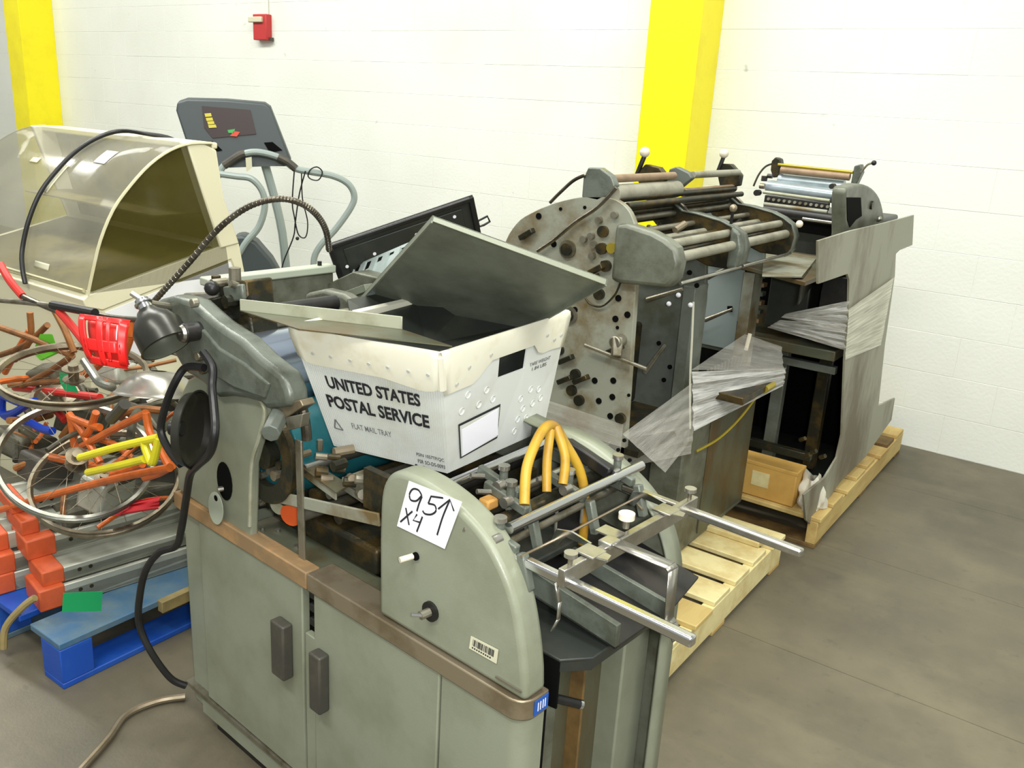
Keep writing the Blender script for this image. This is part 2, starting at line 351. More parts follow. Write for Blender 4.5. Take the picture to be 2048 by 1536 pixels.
# painted concrete blocks, 16 by 8 inches, stretcher bond
bw, bh = 0.4064, 0.2032
bmesh_cache = {}
def block(x, k, w=bw):
    key = round(w, 3)
    if key not in bmesh_cache:
        g = G(); g.box((0.0012, 0, 0.0012), (w - 0.0012, 0.02, bh - 0.0012)); g.fm = Matrix()
        me = bpy.data.meshes.new('block'); me.from_pydata([tuple(p) for p in g.v], [], g.f); me.materials.append(MATS['painted_block']); bmesh_cache[key] = me
    o = bpy.data.objects.new('block', bmesh_cache[key]); COL.objects.link(o); o.parent = wl
    o.location = wl.matrix_world.inverted() @ Vector((x, 4.72 + random.uniform(-0.0006, 0.0006), k * bh))
    md = o.modifiers.new('edge', 'BEVEL'); md.width = 0.001; md.segments = 1
rest = G()
for k in range(13):
    for i in range(30):
        x = 0.6 - (i + 1) * bw + (bw / 2 if k % 2 else 0)
        if i < 23: block(x, k)
        else: rest.box((x + 0.0012, 4.72, k * bh + 0.0012), (x + bw - 0.0012, 4.74, (k + 1) * bh - 0.0012))
rest.box((-16, 4.7205, 13 * bh + 0.002), (6, 4.74, 4.8)); rest.box((0.85, 4.7205, 0), (6, 4.74, 13 * bh)); rest.box((-16, 4.7205, 0), (-11.9, 4.74, 13 * bh))
rest.obj('far_blocks', 'painted_block', wl, kind='stuff', smooth=0)
def column(x0, x1, y0, lab):
    G().box((x0, y0, 0), (x1, 4.722, 4.8)).obj('column', 'column_yellow', label=lab, cat='column', bevel=0.006, group='yellow columns on the back wall')
column(-9.209, -8.926, 4.4, 'bright yellow square column at the far left beyond the display case')
column(-2.376, -2.073, 4.46, 'bright yellow square column behind the middle printing press')
# fire alarm pull station
al = thing('fire_alarm_pull', 'small red fire alarm pull station with a cream handle on the white wall', 'fire alarm', 'W', (-5.8, 4.72, 1.95))
G().box((-5.89, 4.665, 1.965), (-5.735, 4.722, 2.15)).obj('body', 'alarm_red', al, bevel=0.006)
G().box((-5.925, 4.645, 2.09), (-5.77, 4.67, 2.13)).obj('pull_handle', 'barcode_cream', al, bevel=0.006)
G().cyl((-5.77, 4.71, 2.15), (-5.77, 4.71, 3.2), 0.011).obj('conduit', 'painted_block', al)
G().box((-5.735, 4.69, 1.962), (-5.71, 4.715, 1.985)).obj('latch', 'handle_grey', al)

# ================================================================ DISPLAY CASE (curved acrylic front, cream frame)
X0, X1 = -2.9, -4.02
pf = [(1.564, .868), (1.59, .95), (1.625, 1.049), (1.68, 1.15), (1.751, 1.23), (1.83, 1.30), (1.915, 1.349), (1.999, 1.372), (2.09, 1.374)]
ca = thing('display_case', 'cream display case with a curved clear acrylic front and tinted end panel', 'display case', 'W', (-3.45, 1.95, 0))
prof = catmull([Vector((0, y, z)) for y, z in pf])
def pc(a):
    t = a * (len(prof) - 1); i = min(int(t), len(prof) - 2); t -= i
    q = prof[i] * (1 - t) + prof[i + 1] * t; return q.y, q.z
G().grid(lambda a, b: (X0 - 0.004 + (X1 - X0) * b,) + pc(a), 32, 4).obj('curved_front', 'clear_acrylic', ca, solid=0.004)
g = G(); g._add([(X0 - 0.002, *pc(i / 24)) for i in range(25)] + [(X0 - 0.002, 2.15, 0.868)], [tuple(range(26))]); g.obj('end_panel', 'tinted_acrylic', ca, solid=0.004, smooth=0)
g = G(); g._add([(X1 + 0.002, *pc(i / 24)) for i in range(25)] + [(X1 + 0.002, 2.15, 0.868)], [tuple(range(26))]); g.obj('end_panel', 'tinted_acrylic', ca, solid=0.004, smooth=0)
# edge strip that the acrylic sits in
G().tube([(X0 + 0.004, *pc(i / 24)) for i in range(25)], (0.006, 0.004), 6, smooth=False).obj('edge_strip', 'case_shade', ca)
post = [(-2.9,1.982,1.374),(-2.9,2.042,1.378),(-2.9,2.11,1.349),(-2.9,2.134,1.172),(-2.9,2.198,0.989),(-2.9,2.109,0.977),(-2.9,2.041,1.185)]
G().prism([(X0 + 0.004, p[1], p[2]) for p in post], (-0.05, 0, 0)).obj('back_post', 'case_cream', ca, bevel=0.006)
G().prism([(X1 + 0.02, p[1], p[2]) for p in post], (-0.03, 0, 0)).obj('back_post', 'case_cream', ca, bevel=0.006)
G().box((X1, 2.02, 1.352), (X0 - 0.002, 2.12, 1.376)).obj('top_rail', 'case_cream', ca, bevel=0.006)
bp = [(X0, 2.10, 1.352), (X0, 2.19, 0.87)]
G().prism([(X1, 2.075, 1.355), (X1, 2.09, 1.355), (X1, 2.2, 0.87), (X1, 2.185, 0.87)], (X0 - X1 - 0.05, 0, 0)).obj('back_panel', 'case_inside', ca)
base = [(-2.9,1.551,0.854),(-2.9,1.805,0.915),(-2.9,2.102,0.984),(-2.9,2.218,0.99),(-2.9,2.222,0.864),(-2.9,1.598,0.735)]
G().prism([(-2.9,1.547,0.849),(-2.9,1.57,0.864),(-2.9,2.102,0.984),(-2.9,2.198,0.989),(-2.9,2.222,0.864),(-2.9,2.183,0.865),(-2.9,2.158,0.931),(-2.9,1.615,0.804),(-2.9,1.552,0.824)], (X1 - X0, 0, 0)).obj('base_frame', 'case_cream', ca, bevel=0.003)
cabp = [(-2.905,1.551,0.827),(-2.905,1.618,0.803),(-2.905,2.161,0.93),(-2.905,2.187,0.863),(-2.905,2.226,0.863)]
G().prism([(X0 - 0.006, cabp[0][1], 0.0)] + cabp + [(X0 - 0.006, cabp[-1][1], 0.0)], (X1 - X0, 0, 0)).obj('cabinet', 'case_cream', ca)
G().prism([(-2.903,1.623,0.795),(-2.903,2.155,0.919),(-2.903,2.181,0.86),(-2.903,2.182,0.679),(-2.903,1.613,0.584)], (0.003, 0, 0)).obj('side_panel', 'case_panel', ca)
fl_ = [(-2.92,1.592,0.867),(-2.92,2.089,0.98)]
G()._add([fl_[0], fl_[1], (X1 + 0.03, fl_[1][1], fl_[1][2]), (X1 + 0.03, fl_[0][1], fl_[0][2])], [(0, 1, 2, 3)]).obj('case_floor', 'case_inside', ca, solid=0.004)
G().box((X1 + 0.06, 1.9, 1.10), (X0 - 0.1, 2.10, 1.106)).obj('shelf', 'case_inside', ca)
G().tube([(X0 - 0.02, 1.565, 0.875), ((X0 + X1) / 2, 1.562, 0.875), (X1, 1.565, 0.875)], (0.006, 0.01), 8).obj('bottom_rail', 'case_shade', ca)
def sticker(x, y, dz, nm, m, w=0.045, h=0.035, lab=None):
    a = 0
    g = G(); P = [];
    for s in (-0.5, 0.5):
        for t in range(5): P.append((x + s * w, *[q for q in pc(y + (t / 4 - 0.5) * h)]))
    P = [(p[0], p[1] - 0.003, p[2] + 0.003) for p in P]
    g._add(P, [(i, i + 5, i + 6, i + 1) for i in range(4)]); g.obj(nm, m, ca, solid=0.001, label=lab)
sticker(-3.18, 0.63, 0, 'price_sticker', 'paper', 0.075, 0.09, 'white square paper sticker')
sticker(-3.36, 0.47, 0, 'masking_tape', 'barcode_cream', 0.03, 0.16, 'short strip of cream masking tape')
sticker(-3.6, 0.55, 0, 'masking_tape', 'barcode_cream', 0.06, 0.03, 'short strip of cream masking tape')
sticker(-3.22, 0.08, 0, 'masking_tape', 'barcode_cream', 0.1, 0.03, 'short strip of cream masking tape')
# rubber hose looped over the case
hp = [(-3.27, 1.535, 0.85), (-3.30, 1.545, 0.90)] + [(-3.33 - 0.03 * math.sin(math.pi * a), pc(a)[0] - 0.018 * (1 - a) - 0.004, pc(a)[1] + 0.006 + 0.014 * a) for a in [i / 8 for i in range(1, 8)]] + [(-3.24, 2.03, 1.388), (-3.17, 2.13, 1.36), (-3.15, 2.2, 1.24)]
G().tube(hp, 0.0085, 10).obj('rubber_hose', 'rubber', label='thin black rubber hose looped over the curved front of the display case', cat='hose')

# ================================================================ TREADMILL
tr = thing('treadmill', 'grey treadmill with a dark console and pale tubular handrails by the white wall', 'treadmill', 'T', (0, 0, 0))
con = [(-0.313,0,1.486),(-0.253,0,1.51),(-0.022,0,1.518),(0.213,0,1.511),(0.248,0,1.489),(0.374,0,1.166),(0.349,0,1.131),(-0.068,0,1.115),(-0.251,0,1.205),(-0.321,0,1.436)]
g = G('T'); g.prism([(p[0], p[1] - 0.03 + (p[2] - 1.1) * 0.18, p[2]) for p in con], (0, 0.07, 0.012)); g.obj('console', 'treadmill_grey', tr, bevel=0.012, seg=3)
def cquad(pts, dy=-0.036):
    return [(p[0], p[1] + dy + (p[2] - 1.1) * 0.18, p[2]) for p in pts]
def plate(name, pts, m, d=0.006, dy=-0.036, lab=None):
    G('T').prism(cquad(pts, dy), (0, d, 0)).obj(name, m, tr, label=lab)
plate('display_screen', [(-0.166,0,1.474),(0.126,0,1.467),(0.159,0,1.323),(-0.106,0,1.285),(-0.154,0,1.346)], 'console_dark')
for q in ([(-0.15,0,1.43),(-0.112,0,1.435),(-0.107,0,1.415),(-0.145,0,1.41)], [(-0.143,0,1.404),(-0.104,0,1.409),(-0.099,0,1.391),(-0.138,0,1.386)], [(-0.135,0,1.383),(-0.096,0,1.388),(-0.091,0,1.371),(-0.13,0,1.366)], [(-0.13,0,1.363),(-0.085,0,1.368),(-0.079,0,1.35),(-0.125,0,1.345)]):
    plate('yellow_button', q, 'console_yellow', 0.008, -0.041)
plate('green_button', [(-0.014,0,1.338),(0.032,0,1.347),(0.025,0,1.322),(-0.008,0,1.321)], 'console_green', 0.008, -0.041)
plate('red_button', [(0.025,0,1.334),(0.061,0,1.33),(0.042,0,1.302),(0,0,1.303)], 'console_red', 0.008, -0.041)
plate('vent', [(-0.158,0,1.261),(-0.107,0,1.267),(-0.049,0,1.215),(-0.11,0,1.194)], 'void_black')
plate('vent', [(0.206,0,1.273),(0.259,0,1.279),(0.319,0,1.232),(0.242,0,1.213)], 'void_black')
plate('lower_console', [(-0.2,0,1.202),(0.303,0,1.213),(0.38,0,1.142),(-0.068,0,1.106)], 'treadmill_grey', 0.02, -0.05)
def trail(pts, r=0.02, dv=-0.06): return [(p[0], p[1] + dv, p[2]) for p in pts]
G('T').tube(trail([(-0.077,0,1.053),(-0.037,0,1.123),(0.057,0,1.189),(0.165,0,1.216),(0.303,0,1.188),(0.395,0,1.127),(0.49,0,1.109),(0.633,0,1.089),(0.729,0,1.045),(0.771,0,0.973),(0.752,0,0.894),(0.654,0,0.75),(0.549,0,0.63),(0.509,0,0.529),(0.52,0,0.36)]), 0.021, 10).obj('handrail', 'treadmill_tube', tr)
G('T').tube(trail([(-0.07,0,1.075),(0.037,0,1.064),(0.129,0,1.052),(0.192,0,0.982),(0.208,0,0.881),(0.167,0,0.751),(0.085,0,0.65),(0.035,0,0.567)], dv=-0.1), 0.021, 10).obj('handrail', 'treadmill_tube', tr)
G('T').tube(trail([(-0.037,0,1.123),(0.057,0,1.189),(0.094,0,1.203)], dv=-0.06), 0.026, 10).obj('grip', 'handle_grey', tr)
G('T').tube(trail([(0.294,0,1.191),(0.349,0,1.165),(0.402,0,1.124)], dv=-0.06), 0.026, 10).obj('grip', 'handle_grey', tr)
hood = [(0.008,0,0.681),(0.071,0,0.696),(0.148,0,0.652),(0.241,0,0.539),(0.318,0,0.39),(-0.003,0,0.384)]
G('T').prism([(p[0], p[1] - 0.1, p[2]) for p in hood], (0, 0.2, 0)).obj('motor_hood', 'treadmill_grey', tr, bevel=0.02)
G('T').box((-0.36, -1.3, 0.0), (0.42, 0.2, 0.18)).obj('running_deck', 'treadmill_grey', tr, bevel=0.02)
for s in (-0.3, 0.34): G('T').tube([(s, 0.05, 0.1), (s * 0.9, 0.02, 0.7), (s * 0.6, 0.02, 1.15)], 0.028, 10).obj('upright', 'treadmill_tube', tr)
wr = thing('headphone_wire', 'thin dark wire hanging in loops from the treadmill handrail', 'wire', 'T', (0.4, -0.1, 0.5))
G('T').tube([(p[0], p[1] - 0.09, p[2]) for p in [(0.395,0,1.117),(0.379,0,0.919),(0.39,0,0.823),(0.414,0,0.709),(0.459,0,0.694),(0.473,0,0.793),(0.443,0,0.938),(0.439,0,1.097)]], 0.0045, 6).obj('loop', 'rubber', wr)
G('T').tube([(p[0], p[1] - 0.09, p[2]) for p in [(0.464,0,1.114),(0.424,0,0.969),(0.396,0,0.791),(0.382,0,0.692),(0.321,0,0.541),(0.293,0,0.44)]], 0.0045, 6).obj('wire', 'rubber', wr)
G('T').tube([(p[0], p[1] - 0.09, p[2]) for p in [(0.48,0,1.083),(0.496,0,1.125),(0.537,0,1.142),(0.569,0,1.112),(0.546,0,1.063),(0.505,0,1.062)]], 0.0045, 6, closed=True).obj('loop', 'rubber', wr)
G('T').ball(((0.407,0,0.683)[0], -0.09, (0.407,0,0.683)[2]), 0.012).obj('plug', 'rubber', wr)
G('T').prism([(p[0], p[1] - 0.1, p[2]) for p in [(0.099,0,1.179),(0.136,0,1.187),(0.137,0,1.121),(0.102,0,1.092)]], (0, 0.003, 0)).obj('paper_tag', 'barcode_cream', label='small cream paper tag hanging on the treadmill handrail', cat='tag')

# ================================================================ FRONT PRINTING PRESS (local frame M1: u length, v depth, z up)
UE = 1.095
p1 = thing('printing_press', 'large grey-green printing press with rounded end guard in the foreground, priced on its side', 'printing press', 'M1', (0.55, 0.22, 0))
def m(): return G('M1')
def rounded_end(g, u0, u1, z0, z1, v0=0.0, v1=0.10, r=0.03):   # plan shape with a rounded front right corner
    pts = [(u0, v0), (u1 - r, v0)] + [(u1 - r + r * math.sin(t), v0 + r - r * math.cos(t)) for t in (math.pi / 2 * i / 6 for i in range(1, 7))] + [(u1, v1), (u0, v1)]
    return g.prism([(a, b, z0) for a, b in pts], (0, 0, z1 - z0))
m().box((0.0, 0.012, 0.055), (0.093, 0.42, 0.605)).obj('left_end_panel', 'press_paint', p1, bevel=0.012, seg=3)
d = m().box((0.097, 0.0, 0.122), (0.496, 0.02, 0.603)).obj('cabinet_door', 'press_paint', p1, bevel=0.003)
m().box((0.416, -0.026, 0.368), (0.462, 0.0, 0.50)).obj('door_handle', 'handle_grey', d, bevel=0.004)
d = m().box((0.535, 0.0, 0.122), (0.898, 0.02, 0.603)).obj('cabinet_door', 'press_paint', p1, bevel=0.003)
m().box((0.55, -0.026, 0.352), (0.586, 0.0, 0.487)).obj('door_handle', 'handle_grey', d, bevel=0.004)
m().box((0.499, 0.004, 0.122), (0.532, 0.02, 0.495)).obj('middle_stile', 'press_paint', p1, bevel=0.002)
m().box((0.499, 0.03, 0.495), (0.532, 0.05, 0.603)).obj('switch_recess', 'void_black', p1)
for z in (0.512, 0.545, 0.575): m().box((0.503, 0.012, z), (0.528, 0.035, z + 0.018)).obj('rocker_switch', 'black_paint', p1, bevel=0.003)
rounded_end(m(), 0.905, UE - 0.004, 0.122, 0.603, 0.0, 0.055).obj('right_panel', 'press_paint', p1)
m().box((0.09, 0.022, 0.13), (0.91, 0.03, 0.60)).obj('inner_wall', 'void_black', p1)
rounded_end(m(), -0.004, UE - 0.004, 0.108, 0.119, -0.004, 0.055).obj('plinth_strip', 'dull_steel', p1)
rounded_end(m(), 0.06, UE - 0.01, 0.055, 0.108, 0.004, 0.055).obj('plinth', 'press_paint', p1)
m().box((0.08, 0.03, 0.0), (UE - 0.05, 0.40, 0.056)).obj('base', 'black_paint', p1)
rounded_end(m(), 0.52, UE, 0.606, 0.645, -0.006, 0.06, 0.034).obj('trim_band', 'brass_trim', p1, bevel=0.003)
m().box((-0.004, -0.006, 0.606), (0.518, 0.03, 0.645)).obj('trim_band', 'worn_tape', p1, bevel=0.003, label='trim band worn to a tan colour')
# deck behind the band, the cavity and back wall
m().box((0.24, 0.03, 0.618), (0.74, 0.105, 0.634)).obj('deck', 'oily_panel', p1, bevel=0.002)
m().box((0.10, 0.105, 0.30), (0.80, 0.36, 0.315)).obj('cavity_floor', 'oily_dark', p1)
m().box((0.09, 0.36, 0.055), (0.80, 0.37, 0.72)).obj('rear_inner_wall', 'oily_panel', p1)
for (u, v) in ((0.28, 0.05), (0.31, 0.07), (0.40, 0.055), (0.62, 0.06), (0.70, 0.065)): m().cyl((u, v, 0.633), (u, v, 0.639), 0.006, n=8).obj('bolt', 'bright_steel', p1)
m().tube([(0.46, 0.22, 0.66), (0.52, 0.20, 0.62), (0.56, 0.17, 0.56), (0.62, 0.16, 0.54), (0.70, 0.18, 0.58), (0.76, 0.2, 0.60)], 0.009, 10).obj('hose', 'rubber', p1)
# end guard (front) from its measured outline
gp = [(0.734, 0.647), (0.731, 0.80), (0.734, 0.885), (0.748, 0.925), (0.775, 0.946), (0.815, 0.951), (0.87, 0.946), (0.93, 0.93), (0.985, 0.902), (1.028, 0.86), (1.058, 0.81), (1.078, 0.745), (UE - 0.006, 0.69), (UE - 0.002, 0.647)]
guard_pts = [gp[0]] + [(q.x, q.y) for q in catmull([Vector((a, b, 0)) for a, b in gp[1:-1]], k=4)] + [gp[-1]]
cov = m().prism([(a, 0.0, b) for a, b in guard_pts], (0, 0.055, 0)).obj('end_guard', 'press_paint', p1, bevel=0.011, seg=4)
m().box((1.03, -0.0035, 0.664), (1.085, -0.001, 0.668)).obj('seam_strip', 'dull_steel', p1)
pq = [(0.807,0,0.656),(-0.748,0,1.746)]
kn = m().cyl((0.873,0,0.717), ((0.873,0,0.717)[0], -0.005, (0.873,0,0.717)[2]), 0.0185, n=20).obj('speed_dial', 'black_paint', p1)
c0 = (0.873,0,0.717)
m().cyl((c0[0], -0.004, c0[2]), (c0[0] - 0.004, -0.022, c0[2] - 0.002), 0.008, n=10).obj('dial_shaft', 'dull_steel', kn)
m().cyl((c0[0], -0.02, c0[2]), (c0[0] - 0.016, -0.03, c0[2] - 0.002), 0.004, n=8).obj('dial_lever', 'chrome', kn)
c1 = (0.818,0,0.803)
k2 = m().cyl((c1[0] + 0.008, 0.0, c1[2] + 0.002), (c1[0], -0.026, c1[2]), 0.0055, n=12).obj('push_button', 'knob_white', p1)
m().cyl((c1[0] + 0.014, 0.001, c1[2] + 0.004), (c1[0] + 0.014, -0.004, c1[2] + 0.004), 0.0075, n=12).obj('button_hole', 'void_black', p1)
# barcode sticker and blue maker label
bq = [(0.967,-0.001,0.689),(1.029,-0.001,0.69),(1.032,-0.002,0.718),(0.97,-0.001,0.714)]
bc = m().prism([bq[0], bq[1], bq[2], bq[3]], (0, -0.0008, 0)).obj('barcode_sticker', 'barcode_cream', p1, bevel=0.0)
g = m(); x = 0.1
random.seed(3)
bq2 = [(p[0], p[1] - 0.0012, p[2]) for p in bq]
while x < 0.86:
    w = random.choice((0.012, 0.02, 0.035)); y1 = 0.86
    g._add([bil(bq2, x, 0.36), bil(bq2, x + w, 0.36), bil(bq2, x + w, y1), bil(bq2, x, y1)], [(0, 1, 2, 3)]); x += w + random.choice((0.012, 0.02, 0.03))
for k in range(9): g._add([bil(bq2, 0.1 + k * 0.08, 0.14), bil(bq2, 0.15 + k * 0.08, 0.14), bil(bq2, 0.15 + k * 0.08, 0.26), bil(bq2, 0.1 + k * 0.08, 0.26)], [(0, 1, 2, 3)])
g.obj('barcode', 'ink_black', bc, smooth=0)
bl = m().box((UE + 0.0, 0.022, 0.612), (UE + 0.0012, 0.057, 0.64)).obj('blue_label', 'blue_label', p1)
for v in (0.030, 0.036, 0.0425, 0.048): m().box((UE + 0.001, v, 0.618), (UE + 0.0016, v + 0.002, 0.634)).obj('white_mark', 'paper', bl)
# back side panel with the same rounded outline, its pale flange, leg and inner sheet
shift = [(a, b) for a, b in guard_pts[1:]]
ur = [(0.60, 0.94)] + [(p[0], p[2]) for p in [(0.754,0.46,0.922),(0.814,0.46,0.924),(0.879,0.46,0.915),(0.944,0.46,0.892),(1.007,0.46,0.858),(1.059,0.46,0.807),(1.093,0.46,0.722)]] + [(UE, 0.62)]
ur = [(min(a, UE), b) for a, b in ur]
ur = [(q.x, q.y) for q in catmull([Vector((a, b, 0)) for a, b in ur])]
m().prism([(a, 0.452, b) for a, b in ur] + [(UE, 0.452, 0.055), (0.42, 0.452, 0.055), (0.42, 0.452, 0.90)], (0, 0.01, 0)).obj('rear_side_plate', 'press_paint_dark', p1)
ur2 = ur + [(UE, 0.45), (UE, 0.25), (UE, 0.055)]
g = m(); g._add([(a, v_, b) for a, b in ur2 for v_ in (0.415, 0.465)], [(2 * i, 2 * i + 2, 2 * i + 3, 2 * i + 1) for i in range(len(ur2) - 1)])
g.obj('rear_flange', 'press_paint', p1, solid=0.005, smooth=60)
for p in [(0.932,0.451,0.918),(0.961,0.451,0.905),(1.015,0.451,0.837),(0.944,0.451,0.942)]: m().cyl(p, (p[0], 0.447, p[2]), 0.004, n=8).obj('screw_hole', 'void_black', p1)
m().box((0.98, 0.10, 0.055), (1.0, 0.44, 0.66)).obj('end_sheet', 'oily_panel', p1)
m().box((1.0, 0.12, 0.055), (1.02, 0.19, 0.64)).obj('end_post', 'press_paint_dark', p1, bevel=0.004)
m().box((1.0, 0.255, 0.055), (1.03, 0.262, 0.62)).obj('end_rib', 'pine_dark', p1)
m().box((0.99, 0.36, 0.055), (1.05, 0.452, 0.66)).obj('end_post', 'press_paint', p1, bevel=0.004)
m().box((1.06, 0.056, 0.30), (1.085, 0.07, 0.60)).obj('slot', 'void_black', p1)
m().box((1.02, 0.07, 0.10), (1.05, 0.10, 0.60)).obj('inner_edge', 'press_paint', p1, bevel=0.003)
lv = m().cyl((1.05, 0.085, 0.60), (1.075, 0.13, 0.575), 0.004, n=8).obj('release_lever', 'brass_trim', p1)
m().cyl((1.068, 0.118, 0.581), (1.09, 0.158, 0.56), 0.008, n=12).obj('lever_grip', 'rubber', lv)
m().cyl((1.09, 0.158, 0.56), (1.0925, 0.163, 0.5575), 0.0085, n=12).obj('lever_tip', 'chrome', lv)
# delivery rods, cross bar and joggers
def bar(name, a, b, mt, r=0.008, par=None, n=14): return m().cyl(a, b, r, n=n).obj(name, mt, par or p1)
dr = m().beam((1.0, 0.047, 0.862), (1.345, 0.047, 0.862), 0.017, 0.017).obj('delivery_rod', 'chrome', p1, bevel=0.004)
dr2 = m().beam((0.98, 0.405, 0.868), (1.345, 0.405, 0.868), 0.017, 0.015).obj('delivery_rod', 'bright_steel', p1, bevel=0.004)
m().beam((0.76, 0.43, 0.872), (1.0, 0.41, 0.870), 0.012, 0.03).obj('side_rail', 'casting_paint', p1, bevel=0.002)
cb = m().box((1.118, 0.025, 0.862), (1.131, 0.425, 0.892)).obj('cross_bar', 'bright_steel', p1, bevel=0.0015)
for v in (0.047, 0.405):
    s = m().cyl((1.124, v, 0.89), (1.124, v, 0.906), 0.004, n=8).obj('clamp_screw', 'dull_steel', p1)
    m().cyl((1.124, v, 0.906), (1.124, v, 0.913), 0.011, n=16).obj('thumb_knob', 'bright_steel', s)
m().box((1.112, 0.135, 0.888), (1.137, 0.165, 0.899)).obj('slide_clamp', 'bright_steel', p1, bevel=0.002)
for v, h in ((0.10, 0.9), (0.325, 0.9)):
    jg = m().box((1.105, v - 0.018, 0.893), (1.142, v + 0.018, 0.897)).obj('jogger', 'bright_steel', p1, bevel=0.001)
    m().prism([(1.03, v + 0.018, 0.87), (1.04, v + 0.018, 0.896), (1.07, v + 0.018, 0.903), (1.11, v + 0.018, 0.897), (1.11, v + 0.018, 0.889), (1.06, v + 0.018, 0.89), (1.045, v + 0.018, 0.868)], (0, 0.004, 0)).obj('blade', 'chrome', jg)
    m().prism([(1.14, v - 0.01, 0.893), (1.16, v - 0.004, 0.893), (1.155, v + 0.012, 0.893), (1.14, v + 0.014, 0.893)], (0, 0, 0.003)).obj('wing', 'bright_steel', jg)
sk = m().cyl((1.112, 0.215, 0.893), (1.112, 0.215, 0.912), 0.006, n=10).obj('stop_screw', 'dull_steel', p1)
m().lathe((1.112, 0.215, 0.91), (0, 0, 1), [(0, 0.001), (0, 0.014), (0.01, 0.014), (0.012, 0.001)], 18).obj('knurled_knob', 'knob_white', sk)
m().box((1.085, 0.165, 0.893), (1.125, 0.195, 0.896)).obj('stop_plate', 'bright_steel', p1)
g = m(); tail = [(1.12, 0.893), (1.234, 0.893), (1.24, 0.888), (1.243, 0.80), (1.25, 0.795), (1.262, 0.775)]
for i in range(len(tail) - 1):
    (a, b), (c, d_) = tail[i], tail[i + 1]; g._add([(a, 0.145, b), (c, 0.145, d_), (c, 0.172, d_), (a, 0.172, b)], [(0, 1, 2, 3)])
g.obj('tail_stop', 'bright_steel', p1, solid=0.0025, smooth=50)
g = m(); cv = [(1.09, 0.86), (1.10, 0.83), (1.10, 0.80), (1.09, 0.775)]
for i in range(3):
    (a, b), (c, d_) = cv[i], cv[i + 1]; g._add([(a + 0.02, 0.030, b), (c + 0.02, 0.030, d_), (c + 0.02, 0.038, d_), (a + 0.02, 0.038, b)], [(0, 1, 2, 3)])
g.obj('curved_finger', 'bright_steel', p1, solid=0.002, smooth=60)
m().tube([(1.036,0.035,0.875),(1.038,0.174,0.875),(1.036,0.348,0.875),(1.038,0.354,0.875),(1.073,0.33,0.875)], 0.0022, 6, smooth=False).obj('tie_wire', 'brass_trim', p1)
# receiving trays below the rods
def pan(name, pts, rise, mt, depth=0.004): return m().prism(pts, (0, 0, depth)).obj(name, mt, p1)
m().prism([(0.86, 0.075, 0.69), (1.10, 0.075, 0.69), (1.135, 0.12, 0.69), (1.135, 0.30, 0.69), (0.86, 0.43, 0.69)], (0, 0, 0.006)).obj('lower_tray', 'tray_black', p1, bevel=0.002)
m().prism([(0.90, 0.075, 0.69), (1.10, 0.075, 0.69), (1.10, 0.075, 0.60), (0.95, 0.075, 0.58)], (0, 0.004, 0)).obj('tray_apron', 'void_black', p1)
m().prism([(1.10, 0.077, 0.692), (1.135, 0.12, 0.692), (1.135, 0.12, 0.672), (1.10, 0.077, 0.672)], (-0.003, 0, 0)).obj('tray_lip', 'tray_black', p1)
m().box((1.131, 0.12, 0.674), (1.135, 0.30, 0.692)).obj('tray_lip', 'tray_black', p1)
m().prism([(0.80, 0.16, 0.745), (1.15, 0.16, 0.70), (1.15, 0.30, 0.70), (0.80, 0.30, 0.745)], (0, 0, 0.004)).obj('upper_tray', 'black_paint', p1)
m().prism([(0.80, 0.30, 0.775), (1.16, 0.30, 0.735), (1.16, 0.30, 0.70), (0.80, 0.30, 0.745)], (0, 0.01, 0)).obj('tray_divider', 'casting_paint', p1, bevel=0.001)
m().prism([(0.82, 0.31, 0.765), (1.165, 0.31, 0.715), (1.15, 0.43, 0.728), (0.82, 0.445, 0.77)], (0, 0, 0.004)).obj('far_tray', 'black_paint', p1)
m().prism([(0.82, 0.16, 0.79), (1.15, 0.16, 0.745), (1.15, 0.16, 0.70), (0.82, 0.16, 0.74)], (0, 0.012, 0)).obj('tray_divider', 'casting_paint', p1, bevel=0.001)
m().box((0.78, 0.07, 0.70), (0.80, 0.45, 0.80)).obj('tray_back_plate', 'oily_dark', p1)
m().box((0.80, 0.08, 0.77), (0.96, 0.30, 0.785)).obj('gripper_bed', 'tray_black', p1, bevel=0.003)
# gripper bars
b1 = bar('gripper_bar', (0.805, 0.055, 0.90), (0.79, 0.455, 0.905), 'chrome', 0.010)
b2 = bar('gripper_bar', (0.99, 0.056, 0.90), (0.985, 0.455, 0.90), 'chrome', 0.0095)
bar('bar_end', (0.985, 0.43, 0.90), (0.985, 0.452, 0.90), 'brass_trim', 0.007)
bar('roller', (0.87, 0.06, 0.875), (0.86, 0.44, 0.875), 'bright_steel', 0.008)
bar('roller', (0.92, 0.06, 0.865), (0.91, 0.44, 0.865), 'oily_dark', 0.014)
bar('roller', (0.84, 0.06, 0.85), (0.83, 0.44, 0.85), 'dull_steel', 0.012)
bar('roller', (0.955, 0.06, 0.845), (0.945, 0.44, 0.845), 'dull_steel', 0.007)
bar('roller', (0.77, 0.06, 0.87), (0.76, 0.44, 0.875), 'black_paint', 0.016)
m().box((0.86, 0.12, 0.87), (0.885, 0.15, 0.89)).obj('wooden_block', 'cork', p1, bevel=0.004)
